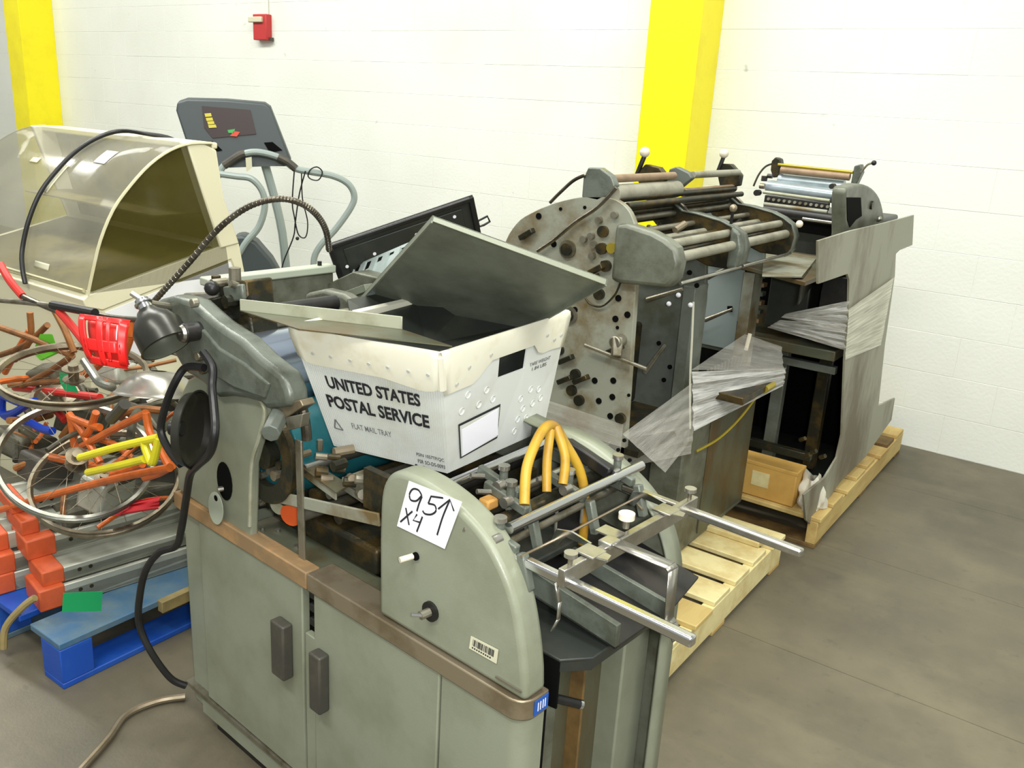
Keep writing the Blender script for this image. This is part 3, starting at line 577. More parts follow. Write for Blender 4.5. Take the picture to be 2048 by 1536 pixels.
def clampset(u, v, z):
    c = m().beam((u - 0.05, v, z + 0.01), (u + 0.05, v, z - 0.01), 0.014, 0.018).obj('clamp_arm', 'casting_paint', p1, bevel=0.003)
    m().cyl((u + 0.01, v, z - 0.02), (u + 0.01, v, z + 0.028), 0.008, n=12).obj('clamp_post', 'casting_paint', c)
    m().cyl((u + 0.01, v, z + 0.028), (u + 0.01, v, z + 0.036), 0.011, n=14).obj('clamp_knob', 'bright_steel', c)
    m().cyl((u - 0.02, v - 0.02, z + 0.01), (u - 0.03, v - 0.045, z + 0.015), 0.005, n=8).obj('clamp_screw', 'bright_steel', c)
    m().cyl((u + 0.02, v - 0.012, z + 0.005), (u + 0.02, v - 0.03, z + 0.005), 0.010, n=12).obj('clamp_screw', 'bright_steel', c)
    m().beam((u + 0.06, v, z - 0.01), (u + 0.08, v, z - 0.07), 0.016, 0.016).obj('clamp_foot', 'casting_paint', c, bevel=0.003)
clampset(0.86, 0.175, 0.905); clampset(0.90, 0.15, 0.895); clampset(0.93, 0.28, 0.89); clampset(0.955, 0.40, 0.895); clampset(0.97, 0.045, 0.885)
m().beam((0.87, 0.36, 0.935), (0.975, 0.365, 0.905), 0.02, 0.026).obj('clamp_arm', 'black_paint', p1, bevel=0.004)
for v in (0.19, 0.25, 0.33):
    bar('suction_pin', (0.94, v, 0.87), (0.94, v, 0.80), 'wire_metal', 0.003, n=8)
# yellow air hoses
hs = [[(0.945,0.2,0.905),(0.96,0.2,0.954),(0.984,0.2,0.998),(1.013,0.2,1.033),(1.038,0.2,1.044),(1.055,0.2,1.033)], None]
m().tube([(0.955, 0.135, 0.905), (0.93, 0.165, 0.955), (0.915, 0.205, 0.99), (0.90, 0.25, 1.005), (0.895, 0.285, 0.995), (0.90, 0.31, 0.96), (0.925, 0.335, 0.90), (0.94, 0.34, 0.83), (0.94, 0.34, 0.74)], 0.0095, 12).obj('yellow_hose', 'hose_yellow', p1)
m().tube([(0.94, 0.215, 0.90), (0.92, 0.235, 0.95), (0.90, 0.265, 0.995)], 0.0085, 12).obj('yellow_hose', 'hose_yellow', p1)
m().tube([(0.945, 0.255, 0.905), (0.93, 0.275, 0.95), (0.90, 0.28, 0.998)], 0.009, 12).obj('yellow_hose', 'hose_yellow', p1)
# side frame and arm casting at the operator end
ap = [(p[0], p[2]) for p in [(0.002,0,0.675),(0.007,0,0.778),(0.025,0,0.881),(0.076,0,0.941),(0.138,0,0.973),(0.216,0,0.959),(0.274,0,0.962),(0.321,0,0.971),(0.365,0,0.964),(0.376,0,0.941),(0.352,0,0.88),(0.324,0,0.816),(0.307,0,0.668)]]
ap[0] = (0.0, 0.648); ap[-1] = (ap[-1][0], 0.634)
fp = m().prism([(a, 0.004, b) for a, b in ap], (0, 0.02, 0)).obj('side_frame', 'press_paint', p1, bevel=0.006, seg=3)
rim = [(p[0], 0.003, p[2]) for p in [(0.323,0,0.971),(0.365,0,0.964),(0.376,0,0.941),(0.352,0,0.88),(0.324,0,0.816),(0.307,0,0.668)]]
m().tube(rim, (0.005, 0.006), 8).obj('frame_lip', 'sheet_edge', p1)
ho = (0.213,0.004,0.741)
g = m(); n = 20; g.prism([(ho[0] + 0.03 * math.cos(2 * math.pi * i / n), 0.0035, ho[2] + 0.045 * math.sin(2 * math.pi * i / n)) for i in range(n)], (0, -0.0015, 0)); g.obj('access_hole', 'void_black', p1)
m().cyl((ho[0] - 0.008, 0.004, ho[2] - 0.02), (ho[0] - 0.012, -0.008, ho[2] - 0.02), 0.006, n=8).obj('bolt', 'bright_steel', p1)
arm = [(p[0], p[2]) for p in [(-0.017,0.02,1.106),(0.06,0.02,1.13),(0.138,0.02,1.131),(0.223,0.02,1.104),(0.266,0.02,1.096),(0.323,0.02,1.087),(0.383,0.02,1.064),(0.457,0.02,1.046),(0.479,0.02,1.016),(0.482,0.02,0.988),(0.404,0.02,0.962),(0.384,0.02,0.97),(0.335,0.02,0.966),(0.279,0.02,0.956),(0.225,0.02,0.94),(0.163,0.02,0.958),(0.091,0.02,0.964),(0.046,0.02,1),(0.007,0.02,1.044),(-0.021,0.02,1.073)]]
m().prism([(a, -0.012, b) for a, b in arm], (0, 0.05, 0)).obj('arm_casting', 'casting_paint', p1, bevel=0.012, seg=3)
inner = [(p[0], p[2]) for p in [(0.113,0.02,1.082),(0.193,0.02,1.081),(0.248,0.02,1.055),(0.339,0.02,1.044),(0.424,0.02,1.022),(0.405,0.02,0.986),(0.299,0.02,0.981),(0.205,0.02,0.991),(0.138,0.02,1.02)]]
m().prism([(a, -0.018, b) for a, b in inner], (0, 0.01, 0)).obj('arm_boss', 'casting_paint', p1, bevel=0.006, seg=3)
kc = (0.166,-0.02,1.074)
k = m().cyl((kc[0], -0.01, kc[2]), (kc[0], -0.05, kc[2]), 0.020, n=18).obj('knurled_wheel', 'black_paint', p1, bevel=0.003)
m().lathe((kc[0], -0.05, kc[2]), (0, -1, 0), [(0, 0.018), (0.006, 0.015), (0.006, 0.006), (0, 0.005)], 18).obj('wheel_cap', 'bright_steel', k)
for q in ((405, 712), (412, 738), (340, 612)):
    pass
for c in [(0.178,-0.015,1.022),(0.19,-0.015,0.996),(0.043,-0.015,1.098),(0.169,-0.015,1.135)]: m().cyl(c, (c[0], c[1] - 0.014, c[2]), 0.010, n=10).obj('hex_bolt', 'dull_steel', p1, bevel=0.002)
# far side frame mirrored behind
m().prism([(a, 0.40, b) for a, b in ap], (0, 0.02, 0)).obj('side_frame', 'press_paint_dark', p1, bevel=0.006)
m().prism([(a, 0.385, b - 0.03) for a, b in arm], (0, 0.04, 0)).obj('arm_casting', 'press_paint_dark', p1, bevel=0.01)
# cylinders
cy = [(0.144,0.2,1.025),(0.26,0.2,0.918)]
m().cyl((0.245, 0.045, 0.985), (0.245, 0.38, 0.985), 0.085, n=40).obj('plate_cylinder', 'cylinder_steel', p1, bevel=0.003)
m().cyl((0.335, 0.045, 0.835), (0.335, 0.38, 0.835), 0.098, n=40).obj('blanket_cylinder', 'blanket_teal', p1, bevel=0.003)
for (u, z, r) in ((0.245, 0.985, 0.085), (0.335, 0.835, 0.098)):
    m().lathe((u, 0.022, z), (0, 1, 0), [(0, r + 0.008), (0.012, r + 0.01), (0.018, r + 0.004), (0.018, r - 0.03), (0, r - 0.03), (0, r + 0.008)], 36).obj('gear_ring', 'oily_dark', p1)
    m().cyl((u, 0.02, z), (u, 0.05, z), 0.03, n=16).obj('journal', 'oily_dark', p1)
m().tube([(0.328,0.03,1.071),(0.373,0.03,1.055),(0.418,0.03,1.034),(0.455,0.03,0.997),(0.473,0.03,0.95),(0.479,0.03,0.91)], 0.010, 10).obj('ink_hose', 'conduit', p1)
g = m(); hx = (0.452,-0.03,0.946)
hk = m().cyl((hx[0] - 0.04, 0.02, hx[2] + 0.012), (hx[0] + 0.015, -0.045, hx[2] - 0.008), 0.019, n=8).obj('pressure_knob', 'plate_grey', p1, bevel=0.002)
m().prism([(0.4,0,0.966),(0.5,0,1.005),(0.509,0,0.995),(0.45,0,0.953),(0.413,0,0.946)], (0, 0.03, 0)).obj('bracket', 'brass_trim', p1, bevel=0.002)
m().prism([(0.45,0,0.956),(0.507,0,0.979),(0.499,0,0.949),(0.457,0,0.93)], (0, 0.02, 0)).obj('bracket', 'dull_steel', p1, bevel=0.002)
# ink fountain assembly on top of the arm
m().prism([(0.069,0.09,1.148),(0.182,0.09,1.174),(0.187,0.09,1.12),(0.199,0.09,1.067),(0.207,0.09,1.01),(0.148,0.09,1.011),(0.111,0.09,1.055),(0.073,0.09,1.099)], (0, 0.07, 0)).obj('ink_duct', 'oily_dark', p1, bevel=0.006)
m().prism([(0.106,0.08,1.147),(0.182,0.08,1.166),(0.188,0.08,1.132),(0.116,0.08,1.113)], (0, 0.012, 0)).obj('duct_plate', 'casting_paint', p1, bevel=0.004)
inkc = (0.068,0.12,1.083)
ik = m().beam((inkc[0] - 0.01, 0.06, inkc[2] - 0.02), (inkc[0] + 0.0, 0.20, inkc[2] + 0.0), 0.05, 0.11).obj('ink_fountain', 'oily_dark', p1, bevel=0.006)
random.seed(11)
for c in [(0.049,0.1,1.131),(0.09,0.1,1.152),(0.127,0.1,1.161),(0.157,0.1,1.152),(0.062,0.1,1.107),(0.14,0.1,1.121),(0.162,0.1,1.097),(0.089,0.1,1.066),(0.129,0.1,1.051),(0.154,0.1,1.034),(0.083,0.1,1.123),(0.112,0.1,1.103),(0.175,0.1,1.128),(0.177,0.1,1.027),(0.202,0.1,1.057)]:
    r = random.uniform(0.007, 0.015); a = random.choice(((0.03, 0, 0.008), (0, -0.035, 0), (0, -0.03, 0.012), (0.0, 0, 0.03)))
    m().cyl(c, tuple(c[i] + a[i] for i in range(3)), r, n=10).obj('adjusting_screw', random.choice(('oily_dark', 'dull_steel', 'black_paint', 'oily_dark')), p1)
for c in [(0.15,0.08,1.036),(0.208,0.08,1.026),(0.245,0.08,1.012),(0.291,0.08,1.006)]: m().beam(c, (c[0] + 0.02, c[1] + 0.04, c[2] - 0.03), 0.02, 0.03).obj('linkage', 'oily_dark', p1, bevel=0.003)
m().ball((0.099,0.06,1.145), 0.017).obj('ball_knob', 'black_paint', p1)
for a, b, r in ((0, 1, 0.008), (2, 3, 0.006), (4, 5, 0.010)):
    q = [(-0.199,0.16,1.063),(-0.039,0.16,1.094),(-0.217,0.16,1.05),(-0.041,0.16,1.077),(-0.182,0.16,1.041),(-0.031,0.16,1.059)]
    m().cyl(q[a], q[b], r, n=10).obj('ink_roller', 'dull_steel' if r < .009 else 'oily_dark', p1)
for v, z, u, mt, r in ((0, 1.075, 0.11, 'oily_dark', 0.024), (0, 1.06, 0.16, 'dull_steel', 0.014), (0, 1.03, 0.06, 'oily_dark', 0.03)):
    m().cyl((u, 0.05, z), (u, 0.385, z), r * 0.8, n=18).obj('ink_roller', 'black_paint' if mt == 'oily_dark' else mt, p1)
# low machinery between the side frame and the guard
for (u, z, r, mt) in ((0.40, 0.80, 0.012, 'dull_steel'), (0.44, 0.83, 0.010, 'bright_steel'), (0.47, 0.78, 0.016, 'oily_dark'), (0.36, 0.74, 0.02, 'oily_dark'), (0.43, 0.72, 0.012, 'dull_steel'), (0.52, 0.80, 0.010, 'dull_steel'), (0.55, 0.76, 0.014, 'oily_dark')):
    m().cyl((u, 0.05, z), (u, 0.42, z), r, n=14).obj('shaft', mt, p1)
m().box((0.26, 0.09, 0.64), (0.62, 0.36, 0.70)).obj('lower_housing', 'oily_dark', p1, bevel=0.01)
m().box((0.30, 0.34, 0.60), (0.80, 0.36, 0.86)).obj('machine_back', 'oily_dark', p1)
random.seed(5)
for c in [(0.236,0.06,0.789),(0.264,0.06,0.786),(0.279,0.06,0.767),(0.247,0.06,0.751),(0.318,0.06,0.815),(0.34,0.06,0.798),(0.363,0.06,0.846),(0.377,0.06,0.822),(0.392,0.06,0.866),(0.358,0.06,0.793),(0.311,0.06,0.778),(0.447,0.06,0.866),(0.48,0.06,0.881),(0.504,0.06,0.873),(0.525,0.06,0.89),(0.544,0.06,0.885),(0.56,0.06,0.879),(0.48,0.06,0.838),(0.504,0.06,0.84),(0.221,0.06,0.699),(0.26,0.06,0.695),(0.289,0.06,0.693),(0.308,0.06,0.712),(0.243,0.06,0.674),(0.56,0.06,0.864),(0.575,0.06,0.853),(0.52,0.06,0.829),(0.544,0.06,0.821),(0.593,0.06,0.848),(0.628,0.06,0.865),(0.606,0.06,0.831)]:
    r = random.uniform(0.006, 0.012); a = random.choice(((0.02, -0.01, 0.006), (0, -0.03, 0), (-0.012, -0.02, 0.004), (0.0, 0, 0.022), (0.01, 0.04, 0)))
    m().cyl(c, tuple(c[i] + a[i] for i in range(3)), r, n=9).obj(random.choice(('collar', 'set_screw', 'spacer')), random.choice(('oily_dark', 'dull_steel', 'brass_trim', 'oily_dark', 'dull_steel')), p1)
q = [(0.459,0.025,0.905),(0.465,0.025,0.682)]
m().beam(q[0], (q[1][0], q[1][1], 0.636), 0.006, 0.021, (1, 0, 0)).obj('upright_bar', 'dull_steel', p1, bevel=0.002)
q = [(0.32,0.028,0.741),(0.702,0.028,0.819)]
m().beam(q[0], q[1], 0.006, 0.026, (0, 0, 1)).obj('diagonal_bar', 'plate_steel', p1, bevel=0.002)
q = [(0.422,0.057,0.82),(0.566,0.034,0.82)]
m().beam(q[0], q[1], 0.004, 0.022).obj('angle_bracket', 'plate_steel', p1, bevel=0.001)
m().prism([(0.437,0.047,0.83),(0.432,0.08,0.83),(0.567,0.066,0.83),(0.579,0.024,0.83)], (0, 0, 0.003)).obj('bracket_plate', 'oily_panel', p1)
q = [(0.532,0.075,0.82),(0.672,0.056,0.82)]
m().beam(q[0], q[1], 0.004, 0.022).obj('angle_bracket', 'plate_steel', p1, bevel=0.001)
m().prism([(0.544,0.066,0.83),(0.538,0.139,0.83),(0.598,0.138,0.83),(0.665,0.08,0.83),(0.683,0.047,0.83)], (0, 0, 0.003)).obj('bracket_plate', 'dull_steel', p1)
q = [(0.547,0.064,0.835),(0.543,0.134,0.835),(0.607,0.132,0.835)]
m().beam(q[0], q[1], 0.003, 0.014).obj('bracket_lip', 'plate_steel', p1); m().beam(q[1], q[2], 0.003, 0.014).obj('bracket_lip', 'plate_steel', p1)
for c in [(0.564,0.13,0.81),(0.55,0.103,0.81),(0.427,0.099,0.81),(0.579,0.1,0.81),(0.471,0.078,0.81)]: m().cyl(c, (c[0], c[1], c[2] + 0.008), 0.006, n=10).obj('hex_bolt', 'bright_steel', p1)
m().cyl((0.36, 0.10, 0.70), (0.375, 0.06, 0.70), 0.026, n=18).obj('orange_pulley', 'orange_plastic', p1)
m().cyl((0.335, 0.08, 0.715), (0.345, 0.05, 0.715), 0.022, n=16).obj('pulley', 'sheet_edge', p1)
m().prism([(0.289,0.2,0.597),(0.486,0.2,0.67),(0.505,0.2,0.58),(0.4,0.2,0.55),(0.288,0.2,0.544)], (0, 0.01, 0)).obj('drip_tray', 'press_paint_dark', p1)
m().box((0.64, 0.04, 0.82), (0.735, 0.056, 0.90)).obj('guard_hinge', 'oily_dark', p1)
# oval tag hanging on the side frame
tq = (0.191,-0.006,0.672)
g = m(); n = 32; g.prism([(tq[0] + (0.030 * math.cos(t) + 0.004 * math.sin(t)), -0.008, tq[2] + 0.040 * math.sin(t)) for t in (2 * math.pi * i / n for i in range(n))], (0, -0.0015, 0))
tg = g.obj('inspection_tag', 'tag_grey', label='oval pale grey tag hanging on the side of the front press', cat='tag')
m().cyl((tq[0] + 0.004, -0.0095, tq[2] + 0.026), (tq[0] + 0.004, -0.0102, tq[2] + 0.026), 0.007, n=14).obj('tag_hole', 'void_black', tg)

# paper sign with handwriting
sq = [(0.783,-0.002,0.847),(0.902,-0.002,0.849),(0.937,-0.002,0.947),(0.811,-0.002,0.942)]
ps = m().prism(sq, (0, -0.0006, 0)).obj('price_sign', 'paper', label='white paper sign handwritten 95 with an arrow on the front press end guard', cat='sign', smooth=0)
g = m(); W_ = 0.0019
def ps_(pts, sm=True): stroke(g, sq, [(a, b) for a, b in pts], W_, 0.0012, sm)
ps_([(0.30, 0.83), (0.22, 0.90), (0.12, 0.88), (0.08, 0.76), (0.13, 0.65), (0.24, 0.68), (0.31, 0.82), (0.30, 0.64), (0.30, 0.48)])
ps_([(0.68, 0.94), (0.47, 0.88), (0.46, 0.72)], False); ps_([(0.46, 0.72), (0.58, 0.74), (0.63, 0.64), (0.57, 0.54), (0.46, 0.50), (0.40, 0.54)])
ps_([(0.79, 0.20), (0.78, 0.60), (0.80, 0.95)]); ps_([(0.66, 0.70), (0.80, 0.96), (0.93, 0.78)], False)
ps_([(0.08, 0.45), (0.23, 0.14)], False); ps_([(0.22, 0.44), (0.05, 0.12)], False)
ps_([(0.32, 0.42), (0.28, 0.27), (0.42, 0.29)], False); ps_([(0.43, 0.42), (0.41, 0.08)], False)
g.obj('handwriting', 'ink_black', ps, smooth=0)

# ================================================================ WORK LAMPS, GOOSENECK, CORD (front press, left end)
def shade(apex, axis, L, R, th, inner):
    prof = [(0, R * 0.34), (L * 0.10, R * 0.44), (L * 0.26, R * 0.74), (L * 0.5, R * 0.97), (L * 0.75, R * 0.99), (L * 0.98, R * 1.0), (L * 1.0, R * 1.05), (L * 1.01, R * 1.0)]
    m().lathe(apex, axis, prof, 36).obj('lamp_shade', 'lamp_enamel', th)
    m().lathe(apex, axis, [(L * 1.0, R * 0.985), (L * 0.75, R * 0.965), (L * 0.5, R * 0.94), (L * 0.28, R * 0.7), (L * 0.14, R * 0.3), (L * 0.13, 0.001)], 36).obj('reflector', inner, th)
rc = Vector((0.136,-0.07,1.043)); ax = Vector((0.678, 0.082, -0.73)).normalized(); LL = 0.092
c2 = rc - ax * LL
l1 = thing('work_lamp', 'dark enamel work lamp with downturned bell shade and chrome socket at the press left end', 'lamp', 'M1', tuple(rc), 'work lamps on the front press')
shade(c2, ax, LL, 0.053, l1, 'lamp_inner')
m().cyl(c2 + ax * 0.008, c2 - ax * 0.026, 0.0145, n=16).obj('socket', 'chrome', l1, bevel=0.002)
m().cyl(c2 - ax * 0.012, c2 - ax * 0.018, 0.019, n=16).obj('socket_ring', 'chrome', l1, bevel=0.002)
m().cyl(c2 - ax * 0.026, c2 - ax * 0.026 + Vector((-0.016, -0.012, 0.012)), 0.006, n=10).obj('switch', 'wire_metal', l1)
m().cyl(c2 - ax * 0.018, (0.045, 0.0, 1.10), 0.008, n=10).obj('mount_arm', 'dull_steel', l1)
rc = Vector((0.221,-0.06,0.879)); ax = Vector((0.817, 0.577, 0.019)).normalized(); LL = 0.038
b0 = rc - ax * LL
l2 = thing('work_lamp', 'black work lamp with oval shade turned sideways below the bell-shaped one', 'lamp', 'M1', tuple(rc + Vector((0, 0, -0.07))), 'work lamps on the front press')
shade(b0, ax, LL, 0.080, l2, 'lamp_dark')
m().cyl(b0 + ax * 0.008, b0 - ax * 0.02, 0.016, n=14).obj('socket', 'black_paint', l2, bevel=0.002)
# gooseneck conduit arching over to the black tray
gn = [(-0.068,0,1.082), (-0.013,0.01,1.129), (0.048,0.04,1.198), (0.108,0.08,1.277), (0.163,0.12,1.327), (0.215,0.16,1.346), (0.238,0.2,1.336), (0.237,0.24,1.309), (0.227,0.27,1.273), (0.198,0.3,1.224)]
t = thing('gooseneck_arm', 'flexible metal gooseneck arching from the front press up over the black tray', 'gooseneck', 'M1', gn[0])
m().tube(gn, 0.0066, 12).obj('flexible_tube', 'conduit', t)
pts = catmull([Vector(p) for p in gn], k=16)
g = m()
for i in range(2, len(pts) - 2, 2):
    d_ = (pts[i + 1] - pts[i]).normalized(); g.lathe(pts[i], d_, [(-0.0016, 0.0066), (0, 0.0076), (0.0016, 0.0066)], 10)
g.obj('coils', 'conduit', t)
m().cyl(gn[0], (-0.107,0,1.051), 0.013, n=12).obj('end_ferrule', 'chrome', t)
# power cord
pc_ = [(0.209,-0.03,1.006), (0.153,-0.04,0.995), (0.141,-0.06,0.963), (0.115,-0.07,0.908), (0.095,-0.075,0.846), (0.135,-0.08,0.813), (0.183,-0.08,0.793)]
pc2 = [(0.208,-0.03,1.039), (0.251,-0.035,1.017), (0.272,-0.05,0.982), (0.328,-0.08,0.956), (0.38,-0.11,0.936), (0.358,-0.11,0.883), (0.271,-0.09,0.823), (0.182,-0.06,0.764), (0.12,-0.04,0.677), (0.089,-0.04,0.59), (0.07,-0.045,0.544), (0.016,-0.06,0.511), (-0.015,-0.08,0.46), (-0.035,-0.09,0.388), (-0.052,-0.09,0.303), (-0.026,-0.08,0.233), (0.006,-0.05,0.155), (0.026,-0.02,0.126)]
cd = thing('power_cord', 'thick black cord looping round the lower work lamp and hanging down the press end', 'cord', 'M1', (0, -0.06, 0.01))
m().tube(pc2, 0.0085, 10).obj('cable', 'rubber', cd)
m().tube(pc_, 0.0085, 10).obj('loop', 'rubber', cd)
# thin hose on the floor beside the press
G().tube([(-1.80, 1.14, 0.012), (-1.84, 1.08, 0.012), (-1.85, 1.0, 0.012), (-1.80, 0.92, 0.012), (-1.74, 0.80, 0.012)], 0.009, 8).obj('floor_cord', 'brass_trim', label='thin tan cord lying on the concrete floor at the left foot of the front press', cat='cord')

# ================================================================ POSTAL TUB
zb, zt = 0.88, 1.14
A0, B0, C0 = [(0.727,0.175,0.88),(0.474,0.1,0.88),(0.696,0.501,0.88)]
A1, B1, C1 = [(0.782,0.09,1.14),(0.486,-0.006,1.14),(0.714,0.537,1.14)]
D0 = tuple(B0[i] + C0[i] - A0[i] for i in range(3)); D1 = tuple(B1[i] + C1[i] - A1[i] for i in range(3))
tb = thing('mail_tub', 'white corrugated plastic mail tub printed UNITED STATES POSTAL SERVICE resting on the front press', 'tub', 'M1', ((A0[0] + D0[0]) / 2, (A0[1] + D0[1]) / 2, zb))
fq = (B0, A0, A1, B1); eq = (A0, C0, C1, A1); kq = (C0, D0, D1, C1); lq = (D0, B0, B1, D1)
def panel(name, quad, holes=()):
    g = m(); xs = sorted({0, 1} | {h for ho in holes for h in ho[:2]}); ys_ = sorted({0, 1} | {h for ho in holes for h in ho[2:]})
    for i in range(len(xs) - 1):
        for j in range(len(ys_) - 1):
            if any(h[0] <= xs[i] < h[1] and h[2] <= ys_[j] < h[3] for h in holes): continue
            g._add([bil(quad, xs[i], ys_[j]), bil(quad, xs[i + 1], ys_[j]), bil(quad, xs[i + 1], ys_[j + 1]), bil(quad, xs[i], ys_[j + 1])], [(0, 1, 2, 3)])
    return g.obj(name, 'white_plastic', tb, solid=0.004, smooth=0)
f1 = panel('side_wall', fq); f2 = panel('end_wall', eq, [(0.42, 0.655, 0.66, 0.85)]); panel('side_wall', kq); panel('end_wall', lq)
m()._add([A0, C0, D0, B0], [(0, 1, 2, 3)]).obj('floor_panel', 'white_plastic', tb, solid=0.004, smooth=0)
g = m()
for k in range(60):
    a = (k + 0.5) / 60; n_ = (Vector(A0) - Vector(B0)).cross(Vector(B1) - Vector(B0)).normalized() * 0.0024
    p, q = bil(fq, a, 0.02) + n_ * 0.9, bil(fq, a, 0.80) + n_ * 0.9; g.cyl(p, q, 0.0006, n=4, caps=False)
g.obj('flute_ridges', 'white_plastic', tb, kind='stuff')
def collar(quad, off, low, name='collar', holes=(), bumps=0):
    q = [Vector(p) for p in quad]; n_ = (q[1] - q[0]).cross(q[3] - q[0]).normalized() * off
    g = m(); N = 20; g2 = []
    for k in range(N + 1):
        a = k / N; lo = low(a); P = [bil(quad, a, lo) + n_ * 0.7, bil(quad, a, lo) + n_, bil(quad, a, 1.0) + n_ * 1.25, bil(quad, a, 1.035) + n_ * 0.7, bil(quad, a, 1.02) - n_ * 0.5, bil(quad, a, 0.85) - n_ * 0.6]
        g2.append(P)
    vs = [p for P in g2 for p in P]; w = 6; fs = []
    for k in range(N):
        for j in range(w - 1):
            fs.append((k * w + j, k * w + j + 1, (k + 1) * w + j + 1, (k + 1) * w + j))
    g._add(vs, fs); return g.obj(name, 'cream_collar', tb, solid=0.003, smooth=50)
collar(fq, 0.006, lambda a: 0.76 - 0.0 * a - 0.045 * max(0, min(1, (a - 0.6) * 4)) + (0.04 * max(0, (a - 0.93) / 0.07)) + 0.06 * max(0, (0.06 - a) / 0.06))
collar(eq, 0.006, lambda a: 0.70 + 0.05 * a if a < 0.22 else (0.70 + 0.05 * 0.22 + (a - 0.22) / 0.12 * 0.135 if a < 0.34 else (0.85 if a < 0.70 else (0.85 - (a - 0.70) / 0.08 * 0.12 if a < 0.78 else 0.73 + 0.03 * math.sin(a * 9)))))
collar(kq, 0.006, lambda a: 0.8); collar(lq, 0.006, lambda a: 0.8)
m().tube([bil(eq, 0, 0.74) , bil(eq, 0, 0.9), bil(eq, 0, 1.0)], 0.009, 8).obj('collar_corner', 'cream_collar', tb)
n_f = (Vector(A0) - Vector(B0)).cross(Vector(B1) - Vector(B0)).normalized()
n_e = (Vector(C0) - Vector(A0)).cross(Vector(A1) - Vector(A0)).normalized()
for a in (0.13, 0.26, 0.40, 0.53, 0.66, 0.8, 0.93): p = bil(fq, a, 0.86) + n_f * 0.009; m().cyl(p, p + n_f * 0.0015, 0.0035, n=10).obj('rivet', 'dimple_grey', tb)
for a, b in ((0.08, 0.76), (0.17, 0.86), (0.33, 0.9), (0.8, 0.9), (0.88, 0.84), (0.94, 0.86)): p = bil(eq, a, b) + n_e * 0.009; m().cyl(p, p + n_e * 0.0015, 0.0035, n=10).obj('rivet', 'dimple_grey', tb)
for a, b in ((0.18, 0.62), (0.33, 0.60), (0.13, 0.50), (0.27, 0.50), (0.39, 0.50), (0.66, 0.40), (0.75, 0.45), (0.70, 0.30), (0.84, 0.42), (0.8, 0.31), (0.88, 0.33), (0.66, 0.22), (0.75, 0.2), (0.64, 0.12)):
    p = bil(eq, a, b) + n_e * 0.0022; m().lathe(p, n_e, [(0, 0.008), (0.0012, 0.0075), (-0.001, 0.005), (-0.0012, 0.0005)], 16).obj('moulded_dimple', 'white_plastic', tb)
lettering('UNITED STATES', fq, 0.145, 0.845, 0.56, 0.668, 0.0034, 'ink_black', f1, 'M1', bold=0.036)
lettering('POSTAL SERVICE', fq, 0.10, 0.895, 0.385, 0.50, 0.0034, 'ink_black', f1, 'M1', bold=0.036)
lettering('FLAT MAIL TRAY', fq, 0.245, 0.575, 0.225, 0.275, 0.0034, 'ink_grey', f1, 'M1', bold=0.008)
lettering('PSIN 1057TP/QC', fq, 0.76, 0.985, 0.10, 0.135, 0.0034, 'ink_black', f1, 'M1', bold=0.01)
lettering('FSR SO-DS-0093', fq, 0.765, 0.99, 0.04, 0.075, 0.0034, 'ink_black', f1, 'M1', bold=0.01)
lettering('TARE WEIGHT', eq, 0.70, 0.90, 0.66, 0.69, 0.0030, 'ink_black', f2, 'M1')
lettering('1.84 LBS', eq, 0.73, 0.87, 0.615, 0.645, 0.0030, 'ink_black', f2, 'M1')
g = m()
for (a, b), (c, d_) in (((0.08, 0.19), (0.11, 0.275)), ((0.11, 0.275), (0.15, 0.185)), ((0.15, 0.185), (0.08, 0.19))):
    stroke(g, fq, [(a, b), (c, d_)], 0.0017, 0.0034, False)
g.obj('recycling_mark', 'ink_grey', f1, smooth=0)
# label holder: black frame with a white card
lab = [bil(eq, 0.11, 0.09) + n_e * 0.003, bil(eq, 0.46, 0.13) + n_e * 0.003, bil(eq, 0.46, 0.43) + n_e * 0.003, bil(eq, 0.10, 0.40) + n_e * 0.003]
lf = m().prism(lab, n_e * 0.0008).obj('label_outline', 'ink_black', f2, smooth=0)
il = [bil(lab, 0.02, 0.04), bil(lab, 0.98, 0.06), bil(lab, 0.975, 0.93), bil(lab, 0.02, 0.94)]
m().prism([p + n_e * 0.0006 for p in il], n_e * 0.0008).obj('label_field', 'white_plastic', lf, smooth=0)
il = [bil(lab, 0.05, 0.05), bil(lab, 1.0, 0.10), bil(lab, 0.93, 0.9), bil(lab, 0.06, 0.82)]
m().prism([p + n_e * 0.0012 for p in il], n_e * 0.0008).obj('blank_card', 'paper', f2, smooth=0)
g = m()
for a, b in ((0.745, 0.01), (0.81, 0.01)): p = bil(fq, a, b + 0.0) + n_f * 0.003; g.cyl(p, p + n_f * 0.0008, 0.003, n=10)
g.obj('hole_marks', 'ink_black', f1)

# ================================================================ SHEET METAL LEANING IN AND BEHIND THE TUB
# shallow lid lying over the tub corner, flange up at its far edge
P = [(0.32,-0.01,1.145),(0.62,0.146,1.145)]; Q = [(0.791,0.11,1.155),(0.543,-0.03,1.155)]
ld = thing('folded_edge_metal', 'flat grey-green metal sheet with a pale folded edge across the mail tub front corner', 'metal sheet', 'M1', P[0])
m().prism([P[0], P[1], Q[0], Q[1]], (0, 0, 0.002)).obj('sheet', 'oily_panel', ld, smooth=0)
T0, T1 = [(0.32,-0.01,1.145),(0.62,0.146,1.145)]
m().prism([(T0[0], T0[1], T0[2]), (T1[0], T1[1], T1[2]), (T1[0], T1[1], T1[2] + 0.026), (T0[0], T0[1], T0[2] + 0.024)], (0, 0.003, 0)).obj('folded_edge', 'sheet_edge', ld, bevel=0.001)
c = Vector(T1) + Vector((-0.018, -0.003, 0.012)); m().cyl(c, c + Vector((0, -0.003, 0)), 0.006, n=12).obj('rivet', 'dull_steel', ld)
